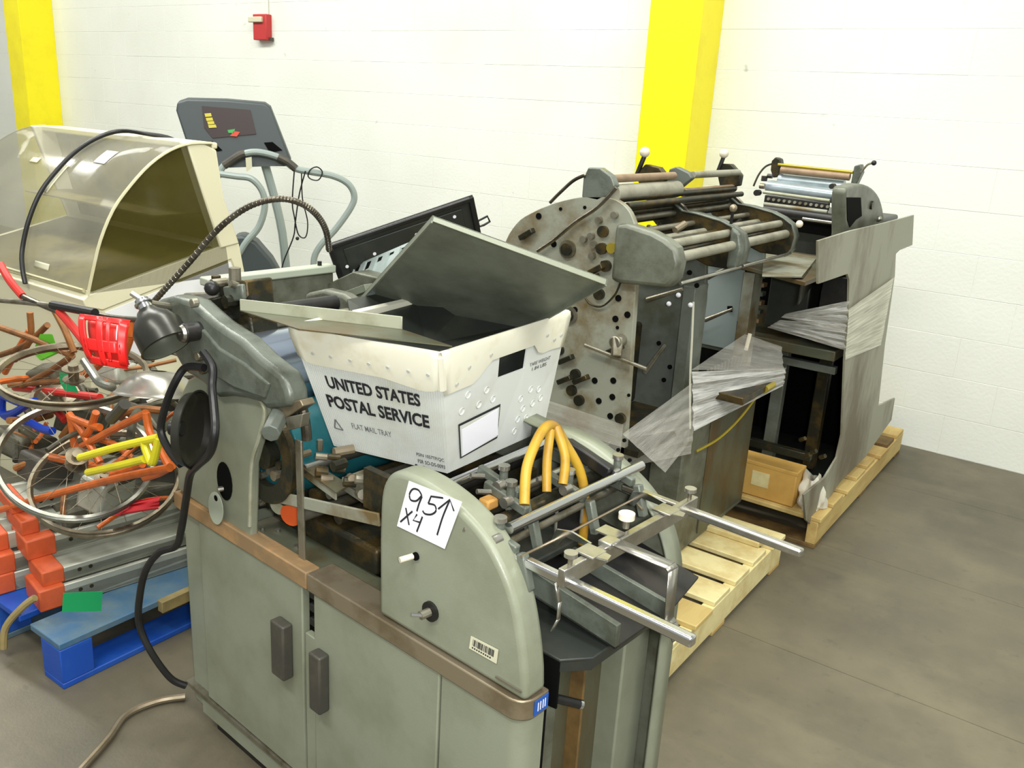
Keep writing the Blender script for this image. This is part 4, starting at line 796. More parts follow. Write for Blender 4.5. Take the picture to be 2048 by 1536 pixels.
# big sloping panel
pa, pb = Vector((0.743, 0.10, 1.376)), Vector((0.925, 0.369, 1.270)); e1 = (Vector((0.366, 0.268, 1.161)) - pa).normalized()
pp = thing('flanged_sheet_metal', 'large grey-green flanged metal sheet tilted up out of the mail tub', 'metal sheet', 'M1', tuple(pa + e1 * 0.6))
nb = (pb - pa).cross(e1).normalized()
if nb.z > 0: nb = -nb
L_ = 0.56
m().prism([pa, pb, pb + e1 * L_, pa + e1 * L_], nb * 0.002).obj('sheet', 'sheet_steel', pp, smooth=0)
m().prism([pa, pb, pb + nb * 0.012, pa + nb * 0.010], e1 * 0.003).obj('top_flange', 'press_paint', pp, smooth=0)
m().prism([pb, pb + e1 * L_, pb + e1 * L_ + nb * 0.014, pb + nb * 0.014], (pa - pb).normalized() * 0.003).obj('side_flange', 'sheet_steel', pp, smooth=0)
m().prism([pa, pa + e1 * L_, pa + e1 * L_ + nb * 0.014, pa + nb * 0.014], (pb - pa).normalized() * 0.003).obj('side_flange', 'sheet_steel', pp, smooth=0)
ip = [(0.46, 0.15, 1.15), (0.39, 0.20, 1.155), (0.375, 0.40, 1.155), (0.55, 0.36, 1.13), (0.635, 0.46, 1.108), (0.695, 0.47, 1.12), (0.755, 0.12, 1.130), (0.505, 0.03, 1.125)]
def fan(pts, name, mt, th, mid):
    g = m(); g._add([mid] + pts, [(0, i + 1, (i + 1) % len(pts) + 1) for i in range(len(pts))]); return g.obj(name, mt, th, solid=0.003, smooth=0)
fd = thing('tub_shade_sheet', 'dark sheet added for the shade in the mail tub below the tilted metal sheet', 'metal sheet', 'M1', (0.5, 0.35, 0.95))
fan([Vector(p) for p in ip], 'sheet', 'tray_black', fd, Vector((0.58, 0.25, 1.09)))  # dark sheet shaped to the shade under the tilted panel
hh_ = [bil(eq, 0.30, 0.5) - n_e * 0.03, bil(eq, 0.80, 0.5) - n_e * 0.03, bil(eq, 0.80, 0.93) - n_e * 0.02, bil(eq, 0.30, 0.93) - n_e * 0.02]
m().prism(hh_, -n_e * 0.003).obj('handhole_shade', 'tray_black', fd, smooth=0)  # dark backing added behind the hand hole for the shade inside
# narrow angle strip left of the panel
st = m().beam((-0.065, 0.45, 1.023), (0.16, 0.452, 1.115), 0.03, 0.018).obj('angle_strip', 'sheet_steel', label='narrow grey metal angle strip left of the large tilted metal sheet', cat='metal strip', bevel=0.001)

# ================================================================ BEHIND THE FRONT PRESS
gc = thing('steel_cabinet', 'narrow upright grey steel cabinet behind the ink fountain of the front press', 'cabinet', 'M1', (-0.2, 0.4, 0))
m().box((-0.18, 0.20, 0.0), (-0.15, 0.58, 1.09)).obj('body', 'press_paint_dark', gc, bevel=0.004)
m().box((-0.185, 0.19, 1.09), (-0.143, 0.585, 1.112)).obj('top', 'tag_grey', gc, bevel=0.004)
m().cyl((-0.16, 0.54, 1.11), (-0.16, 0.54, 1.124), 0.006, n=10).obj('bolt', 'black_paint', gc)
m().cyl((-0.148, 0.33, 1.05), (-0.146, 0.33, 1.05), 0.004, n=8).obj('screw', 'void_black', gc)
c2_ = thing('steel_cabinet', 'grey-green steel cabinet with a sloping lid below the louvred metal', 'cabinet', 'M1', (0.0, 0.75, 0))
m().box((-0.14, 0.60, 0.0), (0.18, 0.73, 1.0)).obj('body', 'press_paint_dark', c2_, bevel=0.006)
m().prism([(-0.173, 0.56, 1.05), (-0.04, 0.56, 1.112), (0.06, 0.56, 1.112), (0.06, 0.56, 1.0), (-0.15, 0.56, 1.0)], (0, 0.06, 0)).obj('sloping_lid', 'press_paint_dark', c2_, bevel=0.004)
# louvred cover
lq_ = [Vector(p) for p in ((-0.145, 0.585, 1.015), (0.20, 0.585, 1.015), (0.20, 0.66, 1.18), (-0.118, 0.66, 1.115))]
lq_ = [Vector(p) for p in [(-0.155,0.585,1.01),(0.18,0.585,1.123)]] + [Vector(p) for p in [(0.134,0.66,1.227),(-0.184,0.66,1.09)]]
lc = thing('louvred_metal', 'pale blue-grey metal with a row of upright louvre slots behind the mail tub', 'louvred metal', 'M1', lq_[0])
nl = (lq_[1] - lq_[0]).cross(lq_[3] - lq_[0]).normalized()
m().prism(lq_, -nl * 0.004).obj('cover', 'treadmill_tube', lc, smooth=0)
for a in (0.14, 0.29, 0.44, 0.59, 0.74, 0.89):
    q = [bil(lq_, a, 0.14), bil(lq_, a + 0.05, 0.14), bil(lq_, a + 0.05, 0.9), bil(lq_, a, 0.9)]
    m().prism([x + nl * 0.001 for x in q], nl * 0.001).obj('louvre_slot', 'void_black', lc, smooth=0)
    q = [bil(lq_, a - 0.035, 0.14), bil(lq_, a, 0.14), bil(lq_, a, 0.9), bil(lq_, a - 0.035, 0.9)]
    m().prism([q[0], q[1], q[1] + nl * 0.008], (q[3] - q[0])).obj('louvre', 'treadmill_tube', lc, smooth=0)
# black tray
ta, tb_ = Vector((-0.149, 0.554 + .09, 1.170)), Vector((0.069, 0.902 + .09, 1.317)); te = Vector((-0.014, 0.046, -0.088)).normalized()
ta, tb_ = Vector((-0.149, 0.554, 1.170)), Vector((0.069, 0.902, 1.317))
bt = thing('black_tray', 'black pressed metal tray with a raised rim tilted up behind the louvred metal', 'tray', 'M1', tuple(ta + te * 0.16))
tn = (tb_ - ta).cross(te).normalized()
if tn.x < 0: tn = -tn
tx = (tb_ - ta).normalized(); W1 = (tb_ - ta).length; H1 = 0.17
def tp(a, b, c=0): return ta + tx * a + te * b + tn * c
m().prism([tp(0, 0), tp(W1, 0), tp(W1, H1), tp(0, H1)], -tn * 0.003).obj('pan', 'tray_black', bt, smooth=0)
for a, b, c_, d_ in ((0, 0, W1, 0.014), (0, H1 - 0.014, W1, H1), (0, 0, 0.016, H1), (W1 - 0.016, 0, W1, H1)):
    m().prism([tp(a, b), tp(c_, b), tp(c_, d_), tp(a, d_)], tn * 0.012).obj('rim', 'black_paint', bt, bevel=0.003)
m().prism([tp(0.04, 0.03), tp(W1 - 0.04, 0.03), tp(W1 - 0.04, H1 - 0.03), tp(0.04, H1 - 0.03)], tn * 0.004).obj('pressed_panel', 'tray_black', bt, bevel=0.003)
for a, b in ((0.035, 0.085), (0.12, 0.075), (0.25, 0.06), (0.37, 0.045)): m().cyl(tp(a, b, 0.005), tp(a, b, 0.0065), 0.005, n=10).obj('rivet', 'paper', bt)
g = m(); hk_ = [tp(W1, 0.085, 0.004), tp(W1 + 0.03, 0.08, 0.004), tp(W1 + 0.034, 0.10, 0.004), tp(W1 + 0.014, 0.105, 0.004), tp(W1, 0.105, 0.004)]
g.tube(hk_, 0.0035, 6, closed=True, smooth=False); g.obj('hanging_loop', 'black_paint', bt)

# ================================================================ MIDDLE PRESS (side plates parallel to the wall)
def w(): return G('W')
p2 = thing('printing_press', 'middle printing press with bare drilled side plates and stripped rollers on a wooden pallet', 'printing press', 'W', (-1.4, 2.65, 0.14))
p2['label'] = 'middle printing press with bare drilled side plates and exposed rollers standing on a wooden pallet'
YN, YM, YF = 2.18, 2.63, 3.09
def plateY(name, pts, y, th, mt, par=None, bev=0.002, lab=None):
    return w().prism([(p[0], y, p[2]) for p in pts], (0, th, 0)).obj(name, mt, par or p2, bevel=bev, label=lab)
near = [(-1.591,2.18,1.141),(-1.57,2.18,1.193),(-1.532,2.18,1.24),(-1.488,2.18,1.267),(-1.445,2.18,1.289),(-1.385,2.18,1.311),(-1.327,2.18,1.327),(-1.262,2.18,1.336),(-1.21,2.18,1.332),(-1.171,2.18,1.311),(-1.147,2.18,1.277),(-1.127,2.18,1.231)]
near = [(q.x, 0, q.z) for q in catmull([Vector((p[0], 0, p[2])) for p in near], k=3)] + [(-1.105, 0, 0.60), (-1.66, 0, 0.60), (-1.70, 0, 1.0)]
plateY('near_side_plate', near, YN, 0.022, 'plate_steel', lab='pale oil-stained side plate nearest the camera')
mid = [(-1.391,2.63,1.178),(-1.323,2.63,1.211),(-1.235,2.63,1.23),(-1.154,2.63,1.216),(-1.114,2.63,1.133),(-1.101,2.63,1.006)]
plateY('middle_side_plate', list(mid) + [(-1.1, 0, 0.60), (-1.5, 0, 0.60)], YM, 0.02, 'plate_grey')
w().box((-1.135, YM - 0.10, 0.62), (-1.095, YM, 1.06)).obj('plate_flange', 'plate_grey', p2, bevel=0.002)
far = [(-1.365,3.09,1.221),(-1.281,3.09,1.267),(-1.166,3.09,1.261),(-1.096,3.09,1.18),(-1.089,3.09,1.092)]
plateY('far_side_plate', list(far) + [(-1.1, 0, 0.74), (-1.45, 0, 0.74)], YF, 0.02, 'treadmill_tube')
w().box((-1.13, YF - 0.07, 0.62), (-1.09, YF + 0.02, 1.05)).obj('plate_flange', 'plate_steel', p2, bevel=0.002)
# holes and bosses on the near plate
def disc(pts, y, r, mt, name, th=0.003, n=16):
    for p in pts: w().cyl((p[0], y, p[2]), (p[0], y - th, p[2]), r, n=n).obj(name, mt, p2)
disc([(-1.176,2.18,0.999),(-1.139,2.18,1.018),(-1.226,2.18,0.802),(-1.164,2.18,0.816),(-1.162,2.18,0.766),(-1.206,2.18,0.743),(-1.163,2.18,0.706),(-1.371,2.18,0.811),(-1.404,2.18,1.184),(-1.464,2.18,1.259),(-1.173,2.18,1.06),(-1.314,2.18,1.001)], YN, 0.0095, 'void_black', 'drilled_hole')
disc([(-1.167,2.18,0.975),(-1.308,2.18,1.301),(-1.109,2.18,0.784),(-1.389,2.18,1.288),(-1.235,2.18,1.153)], YN, 0.005, 'void_black', 'drilled_hole')
disc([(-1.239,2.18,1.241),(-1.238,2.18,1.193),(-1.22,2.18,1.146),(-1.234,2.18,1.062),(-1.291,2.18,0.808),(-1.3,2.18,0.755),(-1.271,2.18,0.73),(-1.126,2.18,0.709),(-1.356,2.18,0.87)], YN, 0.0165, 'oily_dark', 'bearing_boss', 0.012, 20)
disc([(-1.276,2.18,1.224),(-1.265,2.18,1.2),(-1.267,2.18,1.168),(-1.3,2.18,1.212),(-1.255,2.18,1.271),(-1.206,2.18,1.291)], YN, 0.010, 'dull_steel', 'stud', 0.014)
disc([(-1.206,2.18,1.199)], YN, 0.015, 'gold', 'brass_nut', 0.012)
disc([(-1.353,2.18,1.176),(-1.33,2.18,0.983)], YN, 0.027, 'dull_steel', 'bearing_ring', 0.008, 24)
disc([(-1.353,2.18,1.176),(-1.33,2.18,0.983)], YN - 0.008, 0.018, 'oily_dark', 'shaft_end', 0.008, 20)
for c in [(-1.5,2.17,1.2),(-1.252,2.17,1.13),(-1.266,2.17,1.099),(-1.167,2.17,0.91),(-1.271,2.17,0.796),(-1.329,2.17,0.846),(-1.327,2.17,0.783)]:
    w().beam((c[0] - 0.02, YN - 0.008, c[2] - 0.012), (c[0] + 0.03, YN - 0.018, c[2] + 0.018), 0.016, 0.02, (0, 1, 0)).obj('lever', 'oily_dark', p2, bevel=0.003)
kb = [(-1.149,2.15,0.932),(-1.253,2.15,0.911),(-1.048,2.15,0.883)]
w().cyl(kb[1], kb[2], 0.0055, n=10).obj('crank_rod', 'dull_steel', p2)
w().beam((kb[0][0], YN - 0.03, kb[0][2] + 0.025), (kb[0][0] + 0.008, YN - 0.04, kb[0][2] - 0.03), 0.03, 0.022).obj('crank_clamp', 'dull_steel', p2, bevel=0.004)
w().cyl((kb[0][0], YN, kb[0][2] + 0.01), (kb[0][0], YN - 0.045, kb[0][2] + 0.01), 0.018, n=16).obj('crank_hub', 'dull_steel', p2, bevel=0.003)
w().tube([(p[0], YN - 0.02, p[2]) for p in [(-1.448,2.16,1.159),(-1.389,2.16,1.202),(-1.325,2.16,1.258),(-1.263,2.16,1.302),(-1.226,2.16,1.338),(-1.202,2.16,1.367)]], 0.0055, 8).obj('oil_line', 'conduit', p2)
w().tube([(p[0], YN + 0.0, p[2]) for p in [(-1.428,2.18,1.302),(-1.396,2.18,1.334),(-1.356,2.18,1.37),(-1.324,2.18,1.387),(-1.313,2.18,1.388)]], 0.005, 8).obj('oil_line', 'conduit', p2)
w().tube([(p[0], YN - 0.012, p[2]) for p in [(-1.282,2.17,1.053),(-1.256,2.17,1.03),(-1.217,2.17,1.031),(-1.18,2.17,1.069),(-1.165,2.17,1.108)]], 0.003, 8).obj('chain', 'oily_dark', p2)
# top bearing brackets, bars and handles
def bracket(pts, y, mt='casting_paint', th=0.03): return plateY('bearing_bracket', pts, y, th, mt, bev=0.004)
bracket([(-1.322,2.18,1.327),(-1.322,2.18,1.383),(-1.309,2.18,1.412),(-1.27,2.18,1.414),(-1.232,2.18,1.395),(-1.217,2.18,1.369),(-1.238,2.18,1.34),(-1.269,2.18,1.323)], YN)
bracket([(-1.373,2.6,1.385),(-1.349,2.6,1.413),(-1.298,2.6,1.407),(-1.271,2.6,1.382),(-1.284,2.6,1.35),(-1.34,2.6,1.335),(-1.368,2.6,1.353)], 2.60, 'oily_dark')
bracket([(-1.299,2.66,1.342),(-1.292,2.66,1.401),(-1.268,2.66,1.411),(-1.221,2.66,1.395),(-1.208,2.66,1.38),(-1.254,2.66,1.338)], 2.66, 'plate_grey')
bracket([(-1.294,3.06,1.374),(-1.288,3.06,1.414),(-1.247,3.06,1.416),(-1.205,3.06,1.381),(-1.207,3.06,1.343),(-1.276,3.06,1.326)], 3.06, 'oily_dark')
for q, y in (([(-1.375,2.6,1.385),(-1.354,2.6,1.438)], 2.60), ([(-1.296,3.06,1.382),(-1.278,3.06,1.438)], 3.06)):
    w().beam((q[0][0], y, q[0][2] - 0.01), (q[1][0], y, q[1][2]), 0.012, 0.016, (0, 1, 0)).obj('lever_arm', 'black_paint', p2, bevel=0.003)
    w().ball((q[1][0], y, q[1][2] + 0.012), 0.017).obj('lever_knob', 'knob_white', p2)
def yroll(px, y0, y1, r, mt, nm='roller', dz=0.0): w().cyl((px[0], y0, px[2]), (px[0], y1, px[2] + dz), r, n=18).obj(nm, mt, p2, bevel=0.001)
T1, T2 = (-1.243,2.2,1.386), (-1.216,2.66,1.389)
yroll(T1, YN + 0.02, 2.60, 0.0115, 'roller_tan', 'tie_bar'); yroll(T2, 2.68, 3.06, 0.0115, 'roller_grey', 'tie_bar')
a = (-1.234,2.2,1.345); yroll(a, YN + 0.02, 2.61, 0.026, 'roller_grey', 'ink_drum')
a = (-1.233,2.68,1.332); yroll(a, 2.66, 3.08, 0.014, 'roller_tan', 'ink_drum')
# covers
def cover(pts, y, mt='casting_paint', th=0.045): 
    o = plateY('end_cover', pts, y, th, mt, bev=0.012); return o
oc = [(-1.189, 1.269), (-1.156, 1.275), (-1.075, 1.262), (-1.035, 1.248), (-1.0, 1.228), (-0.985, 1.19), (-0.99, 1.145), (-1.012, 1.118), (-1.16, 1.108), (-1.189, 1.112)]
cover([(a, 0, b) for a, b in oc], YN - 0.03, 'press_paint_dark', 0.055)
of = [(-1.33, 1.30), (-1.285, 1.315), (-1.245, 1.305), (-1.205, 1.278)] + oc[1:8] + [(-1.10, 1.118), (-1.22, 1.16), (-1.31, 1.24)]
for y, nm in ((YM - 0.02, 'casting_paint'), (YF - 0.02, 'casting_paint')):
    w().prism([(a, y, b) for a, b in of], (0, 0.022, 0)).obj('bearing_frame', 'oily_dark', p2, bevel=0.004)
    e_ = G('W'); ed = [(-1.33, 1.30), (-1.285, 1.316), (-1.245, 1.306), (-1.205, 1.279), (-1.156, 1.276), (-1.075, 1.263), (-1.035, 1.249), (-1.0, 1.229), (-0.984, 1.19), (-0.989, 1.145), (-1.012, 1.117)]
    e_._add([(a, q, b) for a, b in ed for q in (y - 0.004, y + 0.04)], [(2 * i, 2 * i + 2, 2 * i + 3, 2 * i + 1) for i in range(len(ed) - 1)])
    e_.obj('end_cover', nm, p2, solid=0.005, smooth=60)
w().prism([(-1.03, YM - 0.045, 1.255), (-0.995, YM - 0.045, 1.238), (-0.982, YM - 0.045, 1.19), (-0.99, YM - 0.045, 1.13), (-1.03, YM - 0.045, 1.12)], (0, 0.035, 0)).obj('cover_boss', 'casting_paint', p2, bevel=0.012, seg=3)
w().cyl((-1.035, YM - 0.03, 1.26), (-1.03, YM - 0.04, 1.305), 0.005, n=8).obj('latch_pin', 'black_paint', p2); w().ball((-1.03, YM - 0.04, 1.308), 0.012).obj('latch_knob', 'brass_trim', p2)
w().ball((-0.975, YF - 0.02, 1.235), 0.013).obj('latch_knob', 'knob_white', p2)
# roller train between the plates
for x, z, r, mt in ((-1.018, 1.195, 0.0150, 'roller_grey'), (-1.045, 1.228, 0.0125, 'roller_grey'), (-1.085, 1.225, 0.010, 'oily_dark'), (-1.125, 1.222, 0.013, 'roller_grey'), (-1.165, 1.245, 0.009, 'dull_steel'), (-1.2, 1.235, 0.011, 'oily_dark'), (-1.07, 1.19, 0.014, 'oily_dark'), (-1.235, 1.27, 0.010, 'dull_steel'), (-1.27, 1.26, 0.014, 'oily_dark'), (-1.14, 1.19, 0.016, 'black_paint'), (-1.31, 1.275, 0.008, 'dull_steel')):
    yroll((x, 0, z), YN + 0.022, YM - 0.02, r, mt); yroll((x, 0, z), YM + 0.002, YF - 0.02, r, mt)
yroll((-0.998, 0, 1.128), YN + 0.02, YM, 0.0055, 'bright_steel', 'tie_rod'); yroll((-0.998, 0, 1.128), YM + 0.02, YF, 0.0055, 'bright_steel', 'tie_rod')
for p in [(-1.24,2.3,1.288),(-1.225,2.3,1.308),(-1.189,2.3,1.317),(-1.277,2.3,1.291),(-1.218,2.3,1.333)]:
    yroll(p, YN + 0.03, YF - 0.04, 0.009, 'oily_dark', 'shaft')
for y in (2.30, 2.42, 2.54, 2.74, 2.86, 2.98):
    w().box((-1.32, y, 1.18), (-1.15, y + 0.012, 1.21)).obj('roller_hanger', 'oily_dark', p2, bevel=0.002)
random.seed(21)
for k in range(26):
    y = random.uniform(2.24, 3.04); x = random.uniform(-1.38, -1.12); z = random.uniform(1.17, 1.25)
    w().cyl((x, y, z), (x + random.uniform(-0.02, 0.02), y + random.uniform(0.01, 0.05), z + random.uniform(0, 0.03)), random.uniform(0.006, 0.013), n=9).obj(random.choice(('collar', 'set_screw', 'linkage')), random.choice(('oily_dark', 'dull_steel', 'black_paint', 'brass_trim')), p2)
for y in (2.62, 3.08): w().tube([(-1.36, y, 1.26), (-1.30, y, 1.33), (-1.22, y, 1.30), (-1.16, y, 1.25)], 0.006, 8).obj('oil_line', 'conduit', p2)
# inner panels, stays, holes
w().box((-1.62, 2.60, 0.62), (-1.14, 2.615, 1.08)).obj('inner_panel', 'plate_grey', p2)
w().box((-1.60, YN + 0.03, 0.62), (-1.30, 3.05, 0.9)).obj('drive_housing', 'oily_dark', p2, bevel=0.01)
for q in ([(-1.222,2.5,0.761),(-1.162,2.5,0.866)], [(-1.191,2.4,1.022),(-1.08,2.4,1.074)], [(-1.246,3,0.855),(-1.147,3,0.914)], [(-1.215,2.9,1.03),(-1.088,2.9,1.111)]):
    w().cyl(q[0], q[1], 0.009, 0.005, n=10).obj('spring_stay', 'dull_steel', p2)
for p in [(-1.231,2.6,0.841),(-1.182,2.6,0.769),(-1.198,2.6,0.72)]: w().cyl((p[0], 2.60, p[2]), (p[0], 2.596, p[2]), 0.008, n=12).obj('drilled_hole', 'void_black', p2)
for p in [(-1.091,2.53,1.067),(-1.12,2.53,1.103)]: w().cyl((p[0], 2.53, p[2]), (p[0], 2.526, p[2]), 0.008, n=12).obj('drilled_hole', 'void_black', p2)
for p in [(-1.144,3.09,1.042),(-1.144,3.09,0.808),(-1.118,3.09,0.916),(-1.19,3.09,0.89)]: w().cyl((p[0], YF, p[2]), (p[0], YF - 0.004, p[2]), 0.008, n=12).obj('drilled_hole', 'void_black', p2)
for q in ([(-1.202,3.09,0.903),(-1.183,3.09,0.906),(-1.18,3.09,0.884),(-1.199,3.09,0.881)], [(-1.156,3.09,0.854),(-1.142,3.09,0.856),(-1.142,3.09,0.822),(-1.155,3.09,0.82)]): plateY('slot', q, YF - 0.003, 0.004, 'void_black', bev=0)
for p in [(-1.136,2.5,1.033),(-1.165,2.5,1),(-1.092,2.5,1.009)]: w().ball((p[0], p[1], p[2]), 0.008).obj('white_grease_dot', 'paper', p2)
# base cabinet
w().box((-1.80, YN - 0.02, 0.14), (-1.17, 3.12, 0.60)).obj('base_housing', 'tray_black', p2, bevel=0.006)
ec = w().box((-1.17, 2.50, 0.135), (-1.055, 3.13, 0.60)).obj('end_cabinet', 'press_paint_dark', p2, bevel=0.006)
w().box((-1.056, 2.70, 0.16), (-1.05, 3.11, 0.58)).obj('cabinet_door', 'oily_panel', p2, bevel=0.002)
w().box((-1.30, YN, 0.60), (-1.06, 3.05, 0.62)).obj('bed_plate', 'oily_dark', p2)
# out-board delivery shelf
sh = w().box((-1.10, 2.62, 0.69), (-0.925, 3.02, 0.715)).obj('delivery_shelf', 'oily_dark', p2, bevel=0.003)
for k in range(12): w().box((-1.09, 2.66 + k * 0.03, 0.715), (-1.085, 2.672 + k * 0.03, 0.76)).obj('guide_tooth', 'dull_steel', p2)
w().cyl((-0.93, 2.82, 0.70), (-0.93, 2.90, 0.70), 0.014, n=14).obj('shelf_roller', 'gold', p2)
w().tube([(-0.95, 2.86, 0.69), (-0.98, 2.78, 0.60), (-1.01, 2.68, 0.54), (-1.045, 2.58, 0.51)], 0.0045, 8).obj('yellow_tube', 'gold', p2)
w().cyl((-1.034,2.9,0.86), (-1.04,2.9,0.801), 0.007, n=10).obj('pin', 'knob_white', p2)

def film(fn, nu, nv, mt, label, amp=0.006, seed=1, name='stretch_film'):
    random.seed(seed); ph = [random.uniform(0, 6) for _ in range(6)]
    def f(a, b):
        p = Vector(fn(a, b)); d = amp * (math.sin(b * 23 + ph[0] + 2 * a) + 0.6 * math.sin(b * 41 + ph[1] - 3 * a) + 0.5 * math.sin(a * 9 + ph[2]))
        return p + Vector((0.6, -0.7, 0.35)) * d
    return G('W').grid(f, nu, nv).obj(name, mt, label=label, cat='plastic film', recalc=False, smooth=60)
def quadf(q): return lambda a, b: bil(q, a, b)
# film stretched diagonally from the base round the corner of the cabinet
film(quadf([(-1.25, 2.10, 0.50), (-1.03, 2.50, 0.53), (-1.03, 2.50, 0.70), (-1.17, 2.14, 0.62)]), 10, 26, 'stretch_film', 'grey streaked stretch film band pulled round the corner of the middle press base', 0.003, 2)
film(quadf([(-0.96,2.16,0.591), (-1.041,2.5,0.566), (-1.054,2.5,0.765), (-1.107,2.16,0.669)]), 12, 40, 'stretch_film', 'grey streaked stretch film band pulled diagonally down from the middle press shelf', 0.0025, 3)
film(quadf([(-1.04, 2.52, 0.60), (-0.905, 2.95, 0.69), (-0.90, 2.93, 0.76), (-1.06, 2.50, 0.80)]), 20, 20, 'stretch_film_bright', 'glossy crumpled stretch film bag over the outboard shelf of the middle press', 0.006, 4)
film(quadf([(-1.07, 2.52, 0.80), (-0.905, 2.92, 0.75), (-0.97, 3.06, 0.80), (-1.09, 3.0, 0.83)]), 16, 16, 'stretch_film', 'smooth stretch film draped over the top of the middle press shelf', 0.004, 5)
film(quadf([(-1.105, 2.155, 0.58), (-1.60, 2.155, 0.62), (-1.60, 2.155, 0.72), (-1.105, 2.155, 0.70)]), 10, 10, 'stretch_film', 'thin stretch film wrapped across the foot of the near side plate', 0.002, 6)
G('W').tube([(p[0], 2.515, p[2]) for p in [(-1.09,2.5,1.017),(-1.08,2.5,0.899),(-1.07,2.5,0.77),(-1.049,2.5,0.606)]], 0.0035, 6).obj('film_edge', 'stretch_film_pale', label='rolled pale edge of stretch film hanging down the middle plate', cat='plastic film')

# ================================================================ PALLETS
def pallet(name, label, x0, x1, y0, y1, m1, m2, nb, along='X', h=0.13, shade=None, group=None, top=0.018, first=None):
    t = thing(name, label, 'pallet', 'W', ((x0 + x1) / 2, (y0 + y1) / 2, 0), group)
    random.seed(len(label))
    n = nb; span = (y1 - y0) if along == 'X' else (x1 - x0); wd = span / n * 0.78
    for k in range(n):
        a = (y0 if along == 'X' else x0) + k * (span - wd) / (n - 1)
        mt = m1 if random.random() < 0.7 else m2
        if along == 'X': g = G().box((x0 + random.uniform(-0.01, 0.01), a, h - top), (x1 + random.uniform(-0.008, 0.012), a + wd, h))
        else: g = G().box((a, y0, h - top), (a + wd, y1, h))
        g.obj('deck_board', mt, t, bevel=0.003)
    for s in (0, 0.5, 1):
        if along == 'X': x = x0 + s * (x1 - x0 - 0.04); G().box((x, y0, 0.018), (x + 0.04, y1, h - top)).obj('stringer', m1, t, bevel=0.003)
        else: y = y0 + s * (y1 - y0 - 0.09); [G().box((xx, y, 0.018), (xx + 0.1, y + 0.09, h - top)).obj('block', m2, t, bevel=0.003) for xx in (x0, (x0 + x1) / 2 - 0.05, x1 - 0.1)]
    for s in (0, 0.5, 1):
        if along == 'X': y = y0 + s * (y1 - y0 - 0.1); G().box((x0, y, 0), (x1, y + 0.1, 0.018)).obj('bottom_board', m2, t, bevel=0.003)
        else: x = x0 + s * (x1 - x0 - 0.1); G().box((x, y0, 0), (x + 0.1, y1, 0.018)).obj('bottom_board', m1 if s < 1 else m2, t, bevel=0.003)
    return t
pallet('wooden_pallet', 'pale new pine pallet under the middle printing press', -1.95, -0.83, 1.86, 2.98, 'pine_pale', 'pine', 7)
G().box((-1.15, 2.80, 0.130), (-0.86, 2.90, 0.152)).obj('loose_board', 'pine_pale', label='short pale pine board lying on the edge of the middle pallet', cat='board', bevel=0.004)
pallet('wooden_pallet', 'yellowed wooden pallet near the wall under the far printing press', -1.78, -0.77, 3.2, 4.58, 'pine', 'pine_dark', 8)
FL = lambda: None
# ================================================================ FAR PRESS
p3 = thing('printing_press', 'far printing press by the wall with blue-grey rollers on top and open black base', 'printing press', 'W', (-1.15, 3.8, 0.14))
def o3(g, nm, mt, **k): return g.obj(nm, mt, p3, **k)
dome = [(-0.86,3.233,1.199),(-0.86,3.156,1.35),(-0.86,3.223,1.37),(-0.86,3.348,1.373),(-0.86,3.497,1.354),(-0.86,3.635,1.313),(-0.86,3.749,1.24),(-0.86,3.809,1.156)]
dome = [(q.x, q.y, q.z) for q in catmull([Vector(p) for p in dome], k=3)]
dome += [(-0.86, dome[-1][1], 1.05), (-0.86, dome[0][1], 1.05)]
o3(w().prism(dome, (-0.05, 0, 0)), 'side_cover', 'press_paint_dark', bevel=0.012, seg=3)
o3(w().prism([(-0.858,3.171,1.333),(-0.858,3.352,1.325),(-0.858,3.409,1.256),(-0.858,3.336,1.246),(-0.858,3.274,1.223),(-0.858,3.225,1.253)], (-0.002, 0, 0)), 'cover_opening', 'void_black')
o3(w().cyl((-0.86,3.519,1.29), (-0.852, (-0.86,3.519,1.29)[1], (-0.86,3.519,1.29)[2]), 0.016, n=18), 'cover_plug', 'oily_dark')
o3(w().ball((-0.855,3.658,1.23), 0.012), 'corner_screw', 'bright_steel')
YC = 3.55
def X3(pts): return pts
la, ra = (-1.267,3.55,1.375), (-0.938,3.55,1.375)
def xroll(l, r, rad, mt, nm='roller'): return o3(w().cyl(l, r, rad, n=20), nm, mt, bevel=0.001)
q = [(-1.249,3.55,1.408),(-0.954,3.55,1.402)]; xroll(q[0], q[1], 0.006, 'gold', 'tie_bar')
q = [(-1.234,3.55,1.388),(-0.962,3.55,1.384)]; xroll(q[0], q[1], 0.014, 'roller_tan')
q = [(-1.243,3.57,1.347),(-0.984,3.57,1.344)]; xroll(q[0], q[1], 0.026, 'roller_blue', 'ink_drum')
q = [(-1.268,3.52,1.319),(-1.002,3.52,1.31)]; xroll(q[0], q[1], 0.028, 'roller_blue', 'ink_drum')
q = [(-1.258,3.45,1.303),(-0.994,3.45,1.295)]; xroll(q[0], q[1], 0.007, 'sheet_edge', 'guide_bar')
q = [(-1.239,3.43,1.28),(-0.988,3.43,1.274)]; o3(w().beam(q[0], q[1], 0.02, 0.03), 'ink_key_bar', 'black_paint', bevel=0.003)
for k in range(13):
    a = k / 12; p = Vector(q[0]) * (1 - a) + Vector(q[1]) * a
    if 0.03 < a: o3(w().cyl(p + Vector((0, -0.008, 0)), p + Vector((0, -0.022, 0.002)), 0.006, n=10), 'ink_key', 'dull_steel')
q = [(-1.229,3.4,1.261),(-0.982,3.4,1.257)]; xroll(q[0], q[1], 0.008, 'plate_steel', 'guide_bar')
q = [(-1.226,3.4,1.238),(-0.953,3.4,1.231)]; xroll(q[0], q[1], 0.022, 'black_paint', 'roller')
